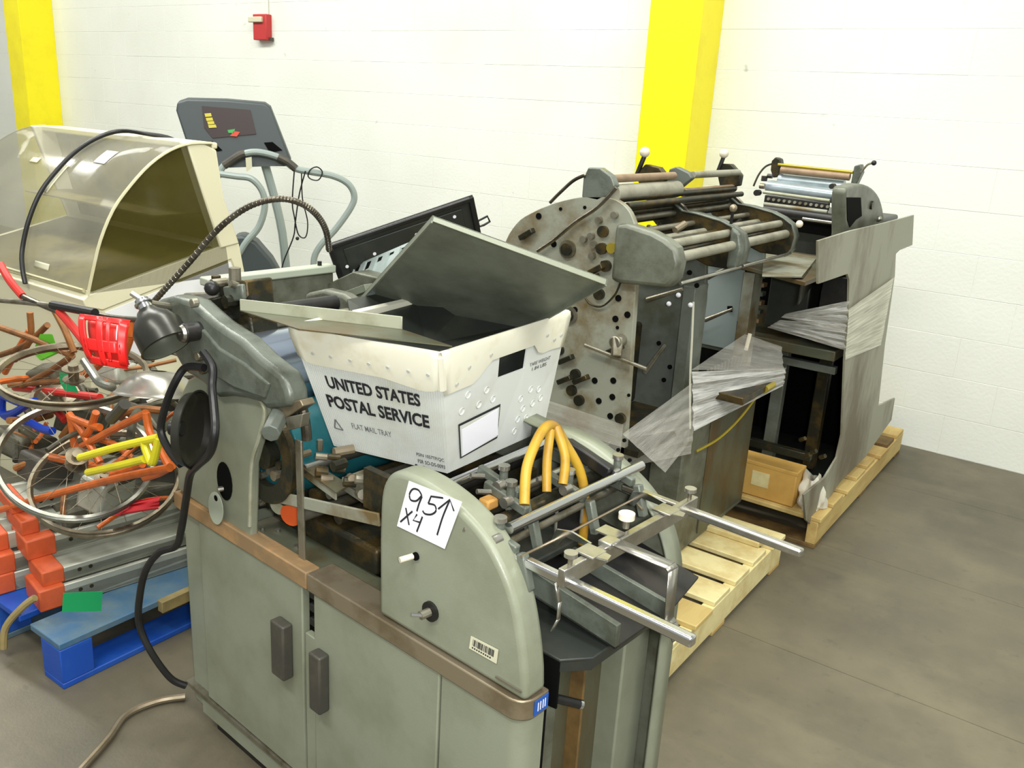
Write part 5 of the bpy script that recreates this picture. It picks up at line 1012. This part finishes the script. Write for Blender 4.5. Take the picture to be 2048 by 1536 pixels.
q = [(-1.065,3.38,1.225),(-0.946,3.38,1.222)]; xroll(q[0], q[1], 0.006, 'bright_steel', 'guide_bar')
q = [(-1.224,3.42,1.199),(-0.93,3.42,1.191)]; o3(w().beam(q[0], q[1], 0.03, 0.05), 'gripper_housing', 'void_black', bevel=0.004)
for pts, mt in (([(-1.278,3.55,1.42),(-1.264,3.55,1.436),(-1.244,3.55,1.43),(-1.237,3.55,1.407),(-1.242,3.55,1.364),(-1.262,3.55,1.354),(-1.277,3.55,1.384)], 'oily_dark'), ([(-0.954,3.55,1.426),(-0.93,3.55,1.435),(-0.921,3.55,1.404),(-0.935,3.55,1.356),(-0.956,3.55,1.345),(-0.955,3.55,1.388)], 'casting_paint')):
    o3(w().prism(pts, (0, 0.04, 0)), 'bearing_bracket', mt, bevel=0.004)
q = [(-0.922,3.54,1.404),(-0.903,3.54,1.434),(-0.881,3.54,1.443)]; o3(w().tube([q[0], q[1], q[2]], 0.004, 8), 'crank', 'dull_steel'); o3(w().ball(q[2], 0.010), 'crank_knob', 'black_paint')
q = [(-1.338,3.55,1.315),(-1.323,3.55,1.361),(-1.301,3.55,1.394),(-1.276,3.55,1.408)]; o3(w().tube(q, 0.004, 8), 'oil_line', 'conduit')
q = [(-1.006,3.5,1.304),(-0.972,3.5,1.345),(-0.953,3.5,1.3),(-0.952,3.5,1.225),(-0.965,3.5,1.166),(-0.981,3.5,1.173),(-0.985,3.5,1.24)]; o3(w().prism(q, (0, 0.03, 0)), 'side_frame', 'casting_paint', bevel=0.004)
random.seed(9)
for c in [(-0.991,3.46,1.35),(-0.975,3.46,1.333),(-0.985,3.46,1.314),(-0.961,3.46,1.305),(-0.938,3.46,1.281),(-0.918,3.46,1.269),(-0.972,3.46,1.281),(-0.928,3.46,1.221),(-0.908,3.46,1.214),(-0.942,3.46,1.247),(-1.264,3.46,1.344),(-1.278,3.46,1.324),(-1.278,3.46,1.298),(-1.253,3.46,1.365),(-0.947,3.46,1.2),(-0.896,3.46,1.252)]:
    a = random.choice(((0.02, 0, 0), (0, -0.03, 0), (0, 0, 0.02))); o3(w().cyl(c, tuple(c[i] + a[i] for i in range(3)), random.uniform(0.006, 0.013), n=9), 'adjusting_screw', random.choice(('oily_dark', 'black_paint', 'dull_steel')))
o3(w().box((-1.36, 3.46, 1.05), (-0.88, 4.1, 1.22)), 'machine_body', 'tray_black', bevel=0.01)
o3(w().prism([(-1.32, 3.1, 1.06), (-0.86, 2.86, 1.06), (-0.855, 3.5, 1.07), (-1.36, 3.5, 1.07)], (0, 0, 0.015)), 'feed_table', 'oily_panel', bevel=0.002)
tt = [(-0.981,2.78,1.08),(-0.881,2.885,1.08),(-1.034,3.595,1.08),(-1.25,4.675,1.08),(-1.461,4.308,1.08)]
o3(w().prism([(-0.983,2.793,1.08),(-0.885,2.894,1.08),(-1.052,3.68,1.08),(-1.187,4.272,1.08),(-1.45,4.087,1.08),(-1.215,3.434,1.08)], (0, 0, 0.006)), 'feed_table_top', 'plate_steel', bevel=0.001)
o3(w().prism([(-0.885,2.894,1.08),(-0.882,2.899,1.08),(-1.04,3.653,1.08),(-1.052,3.68,1.08)], (0, 0, -0.09)), 'table_apron', 'oily_dark')
# weathered T-shaped guard plate with flared foot
tp_ = [(-0.8,2.726,1.227),(-0.8,3.06,1.233),(-0.8,3.525,1.23),(-0.8,4.004,1.232),(-0.8,4.088,1.099),(-0.8,3.864,1.097),(-0.8,3.805,1.087),(-0.8,3.859,0.994),(-0.8,3.92,0.683),(-0.8,4.024,0.381),(-0.8,4.359,0.34),(-0.8,4.379,0.223),(-0.8,3.947,0.154),(-0.8,3.562,0.156),(-0.8,3.217,0.088),(-0.8,3.132,0.14),(-0.8,3.046,0.273),(-0.8,3.303,0.261),(-0.8,3.435,0.305),(-0.8,3.451,0.397),(-0.8,3.292,0.739),(-0.8,3.241,0.899),(-0.8,3.16,1.055),(-0.8,3.121,1.081),(-0.8,2.798,1.085)]
o3(w().prism(tp_, (-0.008, 0, 0)), 'guard_plate', 'weathered_plate', bevel=0.001, label='weathered grey steel guard plate in the shape of a T')
# open black base
def bx3(a, b, nm, mt, **k): return o3(w().box(a, b), nm, mt, **k)
bx3((-1.50, 3.95, 0.15), (-0.84, 4.0, 1.05), 'rear_wall', 'void_black')
bx3((-1.50, 3.35, 0.15), (-1.44, 4.0, 1.05), 'left_wall', 'tray_black')
bx3((-1.46, 3.35, 0.15), (-0.84, 4.0, 0.17), 'base_floor', 'tray_black')
bx3((-1.10, 3.42, 0.20), (-1.05, 3.46, 0.74), 'front_post', 'plate_grey', bevel=0.004)
bx3((-0.95, 3.50, 0.20), (-0.90, 3.54, 0.74), 'front_post', 'oily_dark', bevel=0.004)
bx3((-1.45, 3.30, 0.72), (-0.84, 3.95, 0.76), 'middle_shelf', 'oily_panel', bevel=0.004)
bx3((-1.45, 3.34, 0.66), (-0.84, 3.37, 0.69), 'shelf_rail', 'plate_grey', bevel=0.003)
bx3((-1.14, 3.34, 0.80), (-0.98, 3.9, 1.04), 'control_box', 'tray_black', bevel=0.006)
for k in range(7): bx3((-1.38, 3.36, 0.80 + k * 0.036), (-1.17, 3.40, 0.815 + k * 0.036), 'stacked_slat', 'plate_grey' if k % 2 else 'worn_tape')
bx3((-0.93, 3.30, 0.78), (-0.835, 3.9, 1.04), 'side_box', 'black_paint', bevel=0.004)
q = [(-1.101,3.2,0.364),(-0.838,3.2,0.364)]
o3(w().beam(q[0], q[1], 0.03, 0.03), 'lower_rail', 'oily_dark', bevel=0.003)
q = [(-0.875,3.15,0.439),(-0.828,3.15,0.402),(-0.793,3.15,0.392),(-0.848,3.15,0.382)]
for c in q: o3(w().cyl(c, (c[0] + 0.02, c[1] - 0.01, c[2] + 0.015), 0.008, n=8), 'rail_bolt', 'oily_dark')
film(quadf([(-0.79,3.251,0.749), (-0.79,3.795,0.708), (-0.79,3.801,0.992), (-0.79,3.181,0.95)]), 10, 20, 'stretch_film_pale', 'pale stretch film band round the T-shaped guard plate of the far press', 0.0015, 8)
film(quadf([(-0.983,3.05,0.905), (-0.8,3.272,0.847), (-0.8,3.203,0.975), (-0.971,3.05,0.92)]), 20, 14, 'stretch_film_bright', 'shiny crumpled stretch film strip above the black base of the far press', 0.006, 9)
film(quadf([(-1.043,3.1,0.849), (-0.8,3.281,0.779), (-0.8,3.254,0.879), (-1.002,3.1,0.884)]), 20, 14, 'stretch_film_bright', 'second shiny stretch film strip just below the first on the far press', 0.006, 10)
# cardboard box and white bag on the far pallet
cb_ = thing('cardboard_box', 'plain cardboard box on the front edge of the far pallet', 'box', 'W', (-1.0, 3.28, 0.14))
w().box((-1.17, 3.225, 0.132), (-0.885, 3.33, 0.275)).obj('carton', 'cardboard', cb_, bevel=0.004)
w().box((-1.17, 3.224, 0.262), (-0.883, 3.332, 0.278)).obj('lid_flap', 'cardboard', cb_, bevel=0.003)
w().box((-1.06, 3.2235, 0.18), (-0.99, 3.226, 0.24)).obj('paper_label', 'pine_pale', cb_)
g = w(); random.seed(2)
def bag(a, b):
    t = 2 * math.pi * a; h = b; r = (0.05 - 0.025 * h * h) * (1 + 0.18 * math.sin(3 * t + 5 * h) + 0.12 * math.sin(7 * t - 9 * h))
    return (-0.835 + r * math.cos(t) - 0.01 * h, 3.30 + 1.3 * r * math.sin(t), 0.132 + 0.145 * h - 0.03 * abs(math.sin(t)) * h)
g.grid(bag, 28, 10)
g.obj('white_bag', 'bag_white', label='crumpled off-white bag beside the cardboard box on the far pallet', cat='bag')

# ================================================================ BLUE PALLET AND SCRAP PILE (left)
pallet('wooden_pallet', 'blue painted wooden pallet under the scrap pile at the left', -2.86, -2.08, 0.96, 2.1, 'blue_wood', 'blue_bright', 4, along='Y', h=0.14, top=0.02)
G().box((-2.085, 1.25, 0.105), (-2.06, 2.1, 0.141)).obj('edge_board', 'pallet_tan', label='bare tan edge board along the near side of the blue pallet', cat='board', bevel=0.002)
def bd(): return G('B')
random.seed(4)
def rail(q, z, wd, hh, lab, m1='aluminium', end=0.9, cap=0.1):
    u, v = q[0], q[1]
    t = thing('aluminium_rail', lab, 'rail', 'B', (u - wd / 2, v, z), 'orange-capped aluminium rails on the blue pallet')
    bd().box((u - wd, v + cap * 0.7, z), (u, v + end, z + hh * 0.72)).obj('web', m1, t, bevel=0.002)
    bd().box((u - 0.014, v + cap * 0.7, z), (u, v + end, z + hh)).obj('flange', m1, t, bevel=0.003)
    bd().box((u - wd, v + cap * 0.7, z), (u - wd + 0.014, v + end, z + hh)).obj('flange', m1, t, bevel=0.003)
    bd().box((u - wd - 0.002, v, z - 0.001), (u + 0.002, v + cap, z + hh + 0.003)).obj('end_cap', 'safety_orange', t, bevel=0.005)
    for k in (0.04, 0.07): bd().cyl((u - 0.0005, v + cap + k, z + hh * 0.55), (u + 0.001, v + cap + k, z + hh * 0.55), 0.006, n=12).obj('bolt_hole', 'oily_dark', t)
rail((-0.138,-0.021,0.205), 0.142, 0.12, 0.063, 'lowest aluminium rail, its orange cap beside the bright green card', cap=0.07)
rail((-0.156,-0.003,0.25), 0.206, 0.12, 0.044, 'second aluminium rail up from the green card, with a short orange cap', cap=0.06)
rail((-0.249,-0.011,0.31), 0.252, 0.13, 0.058, 'wide aluminium rail with a tall orange cap below the bicycle wheels', cap=0.08)
rail((-0.29,-0.008,0.355), 0.312, 0.14, 0.043, 'aluminium rail just under the two front bicycle wheels', cap=0.05)
rail((-0.353,-0.012,0.395), 0.357, 0.14, 0.038, 'topmost aluminium rail, mostly hidden behind the front wheels', cap=0.04)
rail((-0.304,-0.103,0.2), 0.142, 0.12, 0.058, 'lowest rail of the left stack at the picture edge, orange cap', cap=0.07, end=0.5)
rail((-0.307,-0.096,0.26), 0.202, 0.12, 0.056, 'second rail of the left stack at the picture edge, orange cap', cap=0.07, end=0.5)
rail((-0.339,-0.089,0.31), 0.26, 0.12, 0.05, 'third rail of the left stack at the picture edge, orange cap', cap=0.06, end=0.5)
bd().box((-0.62, 0.1, 0.142), (-0.28, 1.0, 0.36)).obj('scrap_crate', 'scrap_grey', label='dull grey metal crate under the scrap behind the rails', cat='crate', bevel=0.01)
G('B').prism([(-0.02, 0.005, 0.14), (0.016, -0.002, 0.14), (0.02, 0.13, 0.14), (-0.02, 0.13, 0.14)], (0, 0, 0.001)) 
gc_ = [(0.02,-0.009,0.218),(0.02,0.088,0.183),(0.02,0.097,0.241),(0.02,-0.001,0.272)]
G('B').prism(gc_, (0.002, 0, 0)).obj('green_card', 'green_card', label='bright green blank card stuck on the lowest rail above the blue pallet block', cat='card')
# bicycle wheels with hub and spokes
def rim(c, R, tilt, az, label, mt='rim_metal', sp=18, wdt=0.011):
    c = Vector(c); toc = Vector((-c.x, -c.y, 0)).normalized(); toc = Matrix.Rotation(math.radians(az), 3, 'Z') @ toc
    n = (math.cos(math.radians(tilt)) * Vector((0, 0, 1)) + math.sin(math.radians(tilt)) * toc).normalized()
    a = n.orthogonal().normalized(); b = n.cross(a)
    t = thing('bicycle_wheel', label, 'wheel', 'W', tuple(c), 'tyreless bicycle wheels on the scrap pile')
    ring = [c + R * (math.cos(q) * a + math.sin(q) * b) for q in (2 * math.pi * i / 56 for i in range(56))]
    g = G(); N = 56; prof = [(-0.004, -wdt), (0.005, -wdt), (0.002, -wdt * 0.4), (-0.006, 0), (0.002, wdt * 0.4), (0.005, wdt), (-0.004, wdt), (-0.010, 0)]
    vs = [c + (R + pr) * (math.cos(q) * a + math.sin(q) * b) + pz * n for q in (2 * math.pi * i / N for i in range(N)) for pr, pz in prof]
    k = len(prof); g._add(vs, [(i * k + j, i * k + (j + 1) % k, ((i + 1) % N) * k + (j + 1) % k, ((i + 1) % N) * k + j) for i in range(N) for j in range(k)])
    g.obj('rim', mt, t, smooth=30)
    G().cyl(c - n * 0.03, c + n * 0.03, 0.014, n=14).obj('hub', 'rim_metal', t); 
    G().cyl(c - n * 0.018, c - n * 0.015, 0.03, n=16).obj('hub_flange', 'rim_metal', t); G().cyl(c + n * 0.015, c + n * 0.018, 0.03, n=16).obj('hub_flange', 'rim_metal', t)
    g = G()
    for i in range(sp):
        q = 2 * math.pi * i / sp; s = 1 if i % 2 else -1; q2 = q + s * 0.7
        p0 = c + 0.026 * (math.cos(q2) * a + math.sin(q2) * b) + n * 0.016 * s; p1 = c + (R - 0.004) * (math.cos(q) * a + math.sin(q) * b); g.cyl(p0, p1, 0.0007, n=4, caps=False)
    g.obj('spokes', 'rim_metal', t)
    return c, n, a, b
cr1 = Vector((-2.375,1.22,0.768)); cr2 = Vector((-2.206,1.12,0.583)); cr3 = Vector((-2.251,1.22,0.475))
rim(cr1, 0.193, 10, 8, 'rusty bicycle wheel lying nearly flat on top of the scrap pile', 'rim_metal')
rim(cr2, 0.19, 33, 12, 'bright bicycle wheel tilted toward the camera in front of the scrap pile', 'rim_metal_grey')
rim(cr3, 0.195, 24, -8, 'bicycle wheel just behind and right of the bright tilted rim', 'rim_metal')
# frames: each a welded set of tubes
def bframe(name, label, segs, mt, y, r=0.011, cat='bicycle frame'):
    t = thing(name, label, cat, 'W', tuple(segs[0][0]))
    for i, s in enumerate(segs): G().tube([Vector(p) for p in s], r, 10, smooth=len(s) > 2).obj('frame_tube', mt, t)
    return t
bframe('bicycle_frame', 'yellow bicycle fork lying across the front of the scrap pile', [[(-1.647,1.02,0.826),(-1.812,1.02,0.759),(-1.993,1.02,0.68)], [(-1.708,1.02,0.758),(-1.814,1.02,0.712),(-1.962,1.02,0.65)], [(-1.647,1.02,0.826),(-1.679,1.02,0.758),(-1.701,1.02,0.782),(-1.707,1.02,0.804)]], 'bike_yellow', 1.1, 0.0095)
bframe('bicycle_frame', 'long orange frame tube running across below the rims with an upright fork at its right', [[(-2.565,1.06,0.338),(-2.194,1.06,0.51),(-1.89,1.06,0.645),(-1.676,1.06,0.734)], [(-1.739,1.1,0.704),(-1.766,1.1,0.734),(-1.782,1.1,0.768)], [(-1.848,1.1,0.645),(-1.782,1.1,0.678),(-1.728,1.1,0.713)], [(-1.996,1.1,0.611),(-1.855,1.1,0.679)]], 'bike_orange', 1.1, 0.010)
bframe('bicycle_frame', 'orange triangular bicycle frame standing among the rims', [[(-2.29,1.16,0.577),(-2.099,1.16,0.684),(-1.923,1.16,0.779)], [(-1.923,1.16,0.779),(-1.911,1.16,0.73),(-1.872,1.16,0.694)], [(-2.29,1.16,0.577),(-2.296,1.16,0.665),(-2.304,1.16,0.681)], [(-2.304,1.16,0.681),(-2.241,1.16,0.643),(-2.163,1.16,0.576)], [(-2.161,1.16,0.721),(-2.2,1.16,0.661),(-2.234,1.16,0.634)], [(-2.3,1.16,0.671),(-2.197,1.16,0.676),(-2.147,1.16,0.682)]], 'bike_orange', 1.1, 0.010)
bframe('bicycle_frame', 'rusty orange bicycle frame on top of the pile left of the red helmet', [[(-2.973,1.3,0.779),(-2.747,1.3,0.781),(-2.527,1.3,0.775)], [(-2.527,1.3,0.775),(-2.673,1.3,0.695),(-2.865,1.3,0.602)], [(-2.951,1.3,0.585),(-2.745,1.3,0.641),(-2.556,1.3,0.689)], [(-2.604,1.3,0.899),(-2.556,1.3,0.849),(-2.516,1.3,0.788)], [(-3.112,1.35,0.646),(-2.924,1.35,0.72),(-2.76,1.35,0.819)], [(-2.866,1.35,0.841),(-2.886,1.35,0.745),(-3.007,1.35,0.651)]], 'bike_rust', 1.3, 0.010)
bframe('bicycle_frame', 'second rusty frame beside the upper work lamp', [[(-2.202,1.3,0.9),(-2.232,1.3,0.853),(-2.269,1.3,0.802)], [(-2.196,1.3,0.946),(-2.202,1.3,0.9)], [(-2.526,1.3,0.699),(-2.42,1.3,0.754),(-2.332,1.3,0.811)], [(-3.205,1.4,0.552),(-3.091,1.4,0.659),(-2.985,1.4,0.751)]], 'bike_orange', 1.3, 0.011)
bframe('bicycle_frame', 'glossy red frame tube pointing down to the red helmet', [[(-2.382,1.2,0.953),(-2.306,1.2,0.914),(-2.232,1.2,0.869)], [(-2.696,1.2,1.039),(-2.647,1.2,0.996),(-2.581,1.2,0.962)]], 'bike_red', 1.2, 0.011)
bframe('bicycle_frame', 'dark red frame tube low behind the upper rim', [[(-2.963,1.32,0.569),(-2.664,1.32,0.622),(-2.428,1.32,0.662)], [(-2.818,1.32,0.551),(-2.708,1.32,0.553),(-2.65,1.32,0.533)]], 'bike_red', 1.3, 0.012)
bframe('bicycle_frame', 'blue bicycle frame at the left edge of the pile', [[(-2.783,1.2,0.613),(-2.789,1.2,0.545),(-2.623,1.2,0.563)], [(-2.623,1.2,0.563),(-2.549,1.2,0.561),(-2.49,1.2,0.57)], [(-2.783,1.2,0.613),(-2.673,1.2,0.615),(-2.576,1.2,0.643)], [(-2.609,1.2,0.631),(-2.713,1.2,0.573),(-2.789,1.2,0.545)]], 'bike_blue', 1.2, 0.012)
bframe('steel_pipe', 'long thin grey pipe with a black sleeve across the top of the pile', [[(-2.821,1.2,0.913),(-2.541,1.2,0.949),(-2.401,1.2,0.964)]], 'dull_steel', 1.2, 0.008, 'pipe')
pi_ = bpy.data.objects['steel_pipe']; G().tube([(-2.414,1.2,0.965),(-2.295,1.2,0.974),(-2.195,1.2,0.981)], 0.012, 10, smooth=False).obj('sleeve', 'rubber', pi_)
bframe('steel_pipe', 'thin grey pipe running down from the red tube at the top left of the pile', [[(-2.581,1.2,0.962),(-2.484,1.2,0.955),(-2.377,1.2,0.95)], [(-2.232,1.22,0.968),(-2.135,1.22,0.975),(-1.997,1.22,0.995)]], 'conduit', 1.2, 0.008, 'pipe')
bframe('steel_pipe', 'short dark pipe with an open end between the two front rims', [[(-1.891,1.05,0.799),(-1.86,1.05,0.823),(-1.825,1.05,0.853)]], 'handle_grey', 1.2, 0.014, 'pipe')
bframe('steel_pipe', 'grey curved handlebar in the middle of the upper rim', [[(-2.273,1.2,0.835),(-2.235,1.2,0.808),(-2.201,1.2,0.787),(-2.14,1.2,0.787)]], 'rim_metal_grey', 1.2, 0.012, 'handlebar')
# red plastic basket / helmet
hc = Vector((-2.042,1.15,0.941)); rx = Vector((0.808, 0.587, 0.056)); ry = Vector((-0.218, 0.209, 0.953)); rz = Vector((0.547, -0.782, 0.297))
hm = thing('bicycle_helmet', 'bright red plastic bicycle helmet with open vents on top of the scrap pile', 'helmet', 'W', tuple(hc + Vector((0, 0, -0.06))))
def hel(a, b, s_=1.0):      # shell bulging toward the viewer side of the pile
    x, y = a * 2 - 1, b * 2 - 1; k = math.sqrt(max(0.0, 1 - 0.93 * (x * x * 0.5 + y * y * 0.5) ** 0.9))
    wd = 0.062 * (1 - 0.22 * (1 - b)) * s_
    return hc + rx * (x * wd + 0.012 * (1 - b) - 0.006) + ry * (y * 0.060 * s_ - 0.008 * x) + rz * (0.055 * k)
for a0, a1, b0_, b1_ in ((0, 0.16, 0.08, 0.95), (0.42, 0.56, 0.02, 1.0), (0.84, 1.0, 0.05, 0.95), (0, 1, 0.9, 1.0), (0.02, 0.98, 0.0, 0.14), (0.1, 0.9, 0.28, 0.52), (0.62, 0.70, 0.1, 1.0)):
    G().grid(lambda a, b, a0=a0, a1=a1, b0_=b0_, b1_=b1_: hel(a0 + a * (a1 - a0), b0_ + b * (b1_ - b0_)), 6, 8).obj('shell_rib', 'red_helmet', hm, solid=0.006, recalc=False)
G().grid(lambda a, b: hel(0.05 + 0.9 * a, 0.05 + 0.9 * b, 0.93) - rz * 0.03, 8, 8).obj('inner_liner', 'bike_red', hm, solid=0.004, recalc=False)
for a0 in (0.60, 0.80): G().grid(lambda a, b, a0=a0: hel(a0 + 0.06 * a, 0.56 + 0.3 * b) - rz * 0.006, 3, 4).obj('reflective_strip', 'paper', hm, solid=0.004, recalc=False)
# silver bowl-shaped reflector
bc_ = Vector((-2.004,1.25,0.793)); bn = Vector((0.35, -0.45, -0.8)).normalized()
G().lathe(bc_ + Vector((-0.01, 0.01, 0.055)), Vector((0.12, -0.2, -0.97)), [(0, 0.02), (0.004, 0.05), (0.02, 0.075), (0.05, 0.10), (0.058, 0.105), (0.062, 0.11), (0.058, 0.108), (0.052, 0.098), (0.02, 0.07), (0.006, 0.02)], 32).obj('metal_bowl', 'pan_silver', label='upturned silver metal bowl with a wide rim behind the lower work lamp', cat='bowl')
# red cloth and cards
film(quadf([(-2.126,1.14,0.431), (-1.862,1.14,0.542), (-1.951,1.2,0.529), (-2.125,1.2,0.455)]), 12, 8, 'red_cloth', 'crumpled red cloth on the rails inside the right front rim', 0.012, 12, 'red_cloth')
bpy.data.objects['red_cloth']['category'] = 'cloth'
G().prism([(-2.772,1.3,0.735),(-2.729,1.3,0.719),(-2.623,1.3,0.765),(-2.649,1.3,0.819),(-2.711,1.3,0.807)], (0.01, 0.003, 0)).obj('green_card', 'green_card_light', label='folded light green card on the pile left of the helmet', cat='card')
G().prism([(-2.517,1.25,0.735),(-2.452,1.25,0.754),(-2.446,1.25,0.713),(-2.43,1.25,0.693),(-2.493,1.25,0.683),(-2.517,1.25,0.704)], (0.01, 0.003, 0)).obj('green_card', 'green_card', label='dark green card under the upper bicycle wheel', cat='card')
# small scrap filling the pile
random.seed(31)
def zone(x, y):
    a = 'left side' if x < -2.62 else ('middle' if x < -2.38 else 'right side')
    return a + (' at the back' if y > 1.55 else (' halfway in' if y > 1.3 else ' at the front'))
for k in range(85):
    x = random.uniform(-2.9, -2.12); y = random.uniform(1.1, 1.75); z = (0.40 if y < 1.25 else 0.45) + random.uniform(0, 0.26) * (1 if y > 1.25 else 0.25)
    a = random.uniform(0, 6.28); L = random.uniform(0.08, 0.3); dz = random.uniform(-0.05, 0.08)
    p0 = Vector((x, y, z)); p1 = p0 + Vector((math.cos(a) * L, math.sin(a) * L, dz))
    kind_, mt, cn = random.choice((('scrap_tube', 'bike_rust', 'rusty'), ('scrap_tube', 'bike_orange', 'orange'), ('scrap_tube', 'scrap_grey', 'dull grey'), ('scrap_rod', 'dull_steel', 'bare steel'), ('scrap_tube', 'scrap_grey', 'dull grey'), ('scrap_tube', 'bike_rust', 'rusty')))
    if p1.x > -2.0 or p1.y < 1.05 or p1.y > 1.85: continue
    if p1.x < -2.85 and p1.y > 1.5: continue
    G().tube([p0, (p0 + p1) / 2 + Vector((0, 0, random.uniform(-0.02, 0.03))), p1], random.uniform(0.006, 0.012), 8).obj(kind_, mt, label='short %s tube loose in the scrap pile, %s' % (cn, zone((p0.x + p1.x) / 2, (p0.y + p1.y) / 2)), cat='scrap metal', group='loose tubes in the scrap pile')
hs_ = [(-2.8, 1.25, .40), (-2.55, 1.2, .40), (-2.3, 1.25, .38), (-2.78, 1.45, .42), (-2.5, 1.42, .44), (-2.25, 1.45, .42), (-2.6, 1.62, .46), (-2.35, 1.65, .46), (-2.82, 1.38, .55), (-2.45, 1.55, .58), (-2.65, 1.5, .62)]
for k, (x, y, z) in enumerate(hs_):
    mt, cn = (('scrap_grey', 'dented dull grey'), ('handle_grey', 'dark grey'), ('aluminium', 'pale aluminium'), ('scrap_grey', 'dented dull grey'))[k % 4]
    w_, d_, h_ = random.uniform(0.1, 0.2), random.uniform(0.08, 0.15), random.uniform(0.05, 0.13)
    G().box((x - w_ / 2, y - d_ / 2, z), (x + w_ / 2, y + d_ / 2, z + h_), Euler((random.uniform(-.35, .35), random.uniform(-.35, .35), random.uniform(0, 3))).to_matrix()).obj('scrap_housing', mt, label='%s metal housing in the scrap pile, %s' % (cn, zone(x, y) + (' on top' if z > 0.5 else '')), cat='scrap metal', bevel=0.012)
for k, (x, y, z, r) in enumerate([(-2.5, 1.28, .50, .07), (-2.28, 1.3, .47, .06), (-2.7, 1.33, .60, .08)]):
    G().lathe((x, y, z), (0.2 * (k - 1), -0.35, 0.9), [(0, r), (0.015, r), (0.015, r * 0.85), (0.004, r * 0.8), (0.004, r * 0.3), (0.02, r * 0.28), (0.02, 0.001)], 26).obj('chain_guard', ('dull_steel', 'scrap_grey', 'rim_metal')[k], label='round metal disc with a raised hub in the scrap pile, %s' % zone(x, y), cat='scrap metal')
G().tube([(-2.34, 0.93, 0.03), (-2.33, 0.94, 0.10), (-2.28, 0.97, 0.17), (-2.25, 0.99, 0.20)], 0.010, 8).obj('rope', 'pallet_tan', label='short tan rope end hanging at the left corner of the blue pallet', cat='rope')
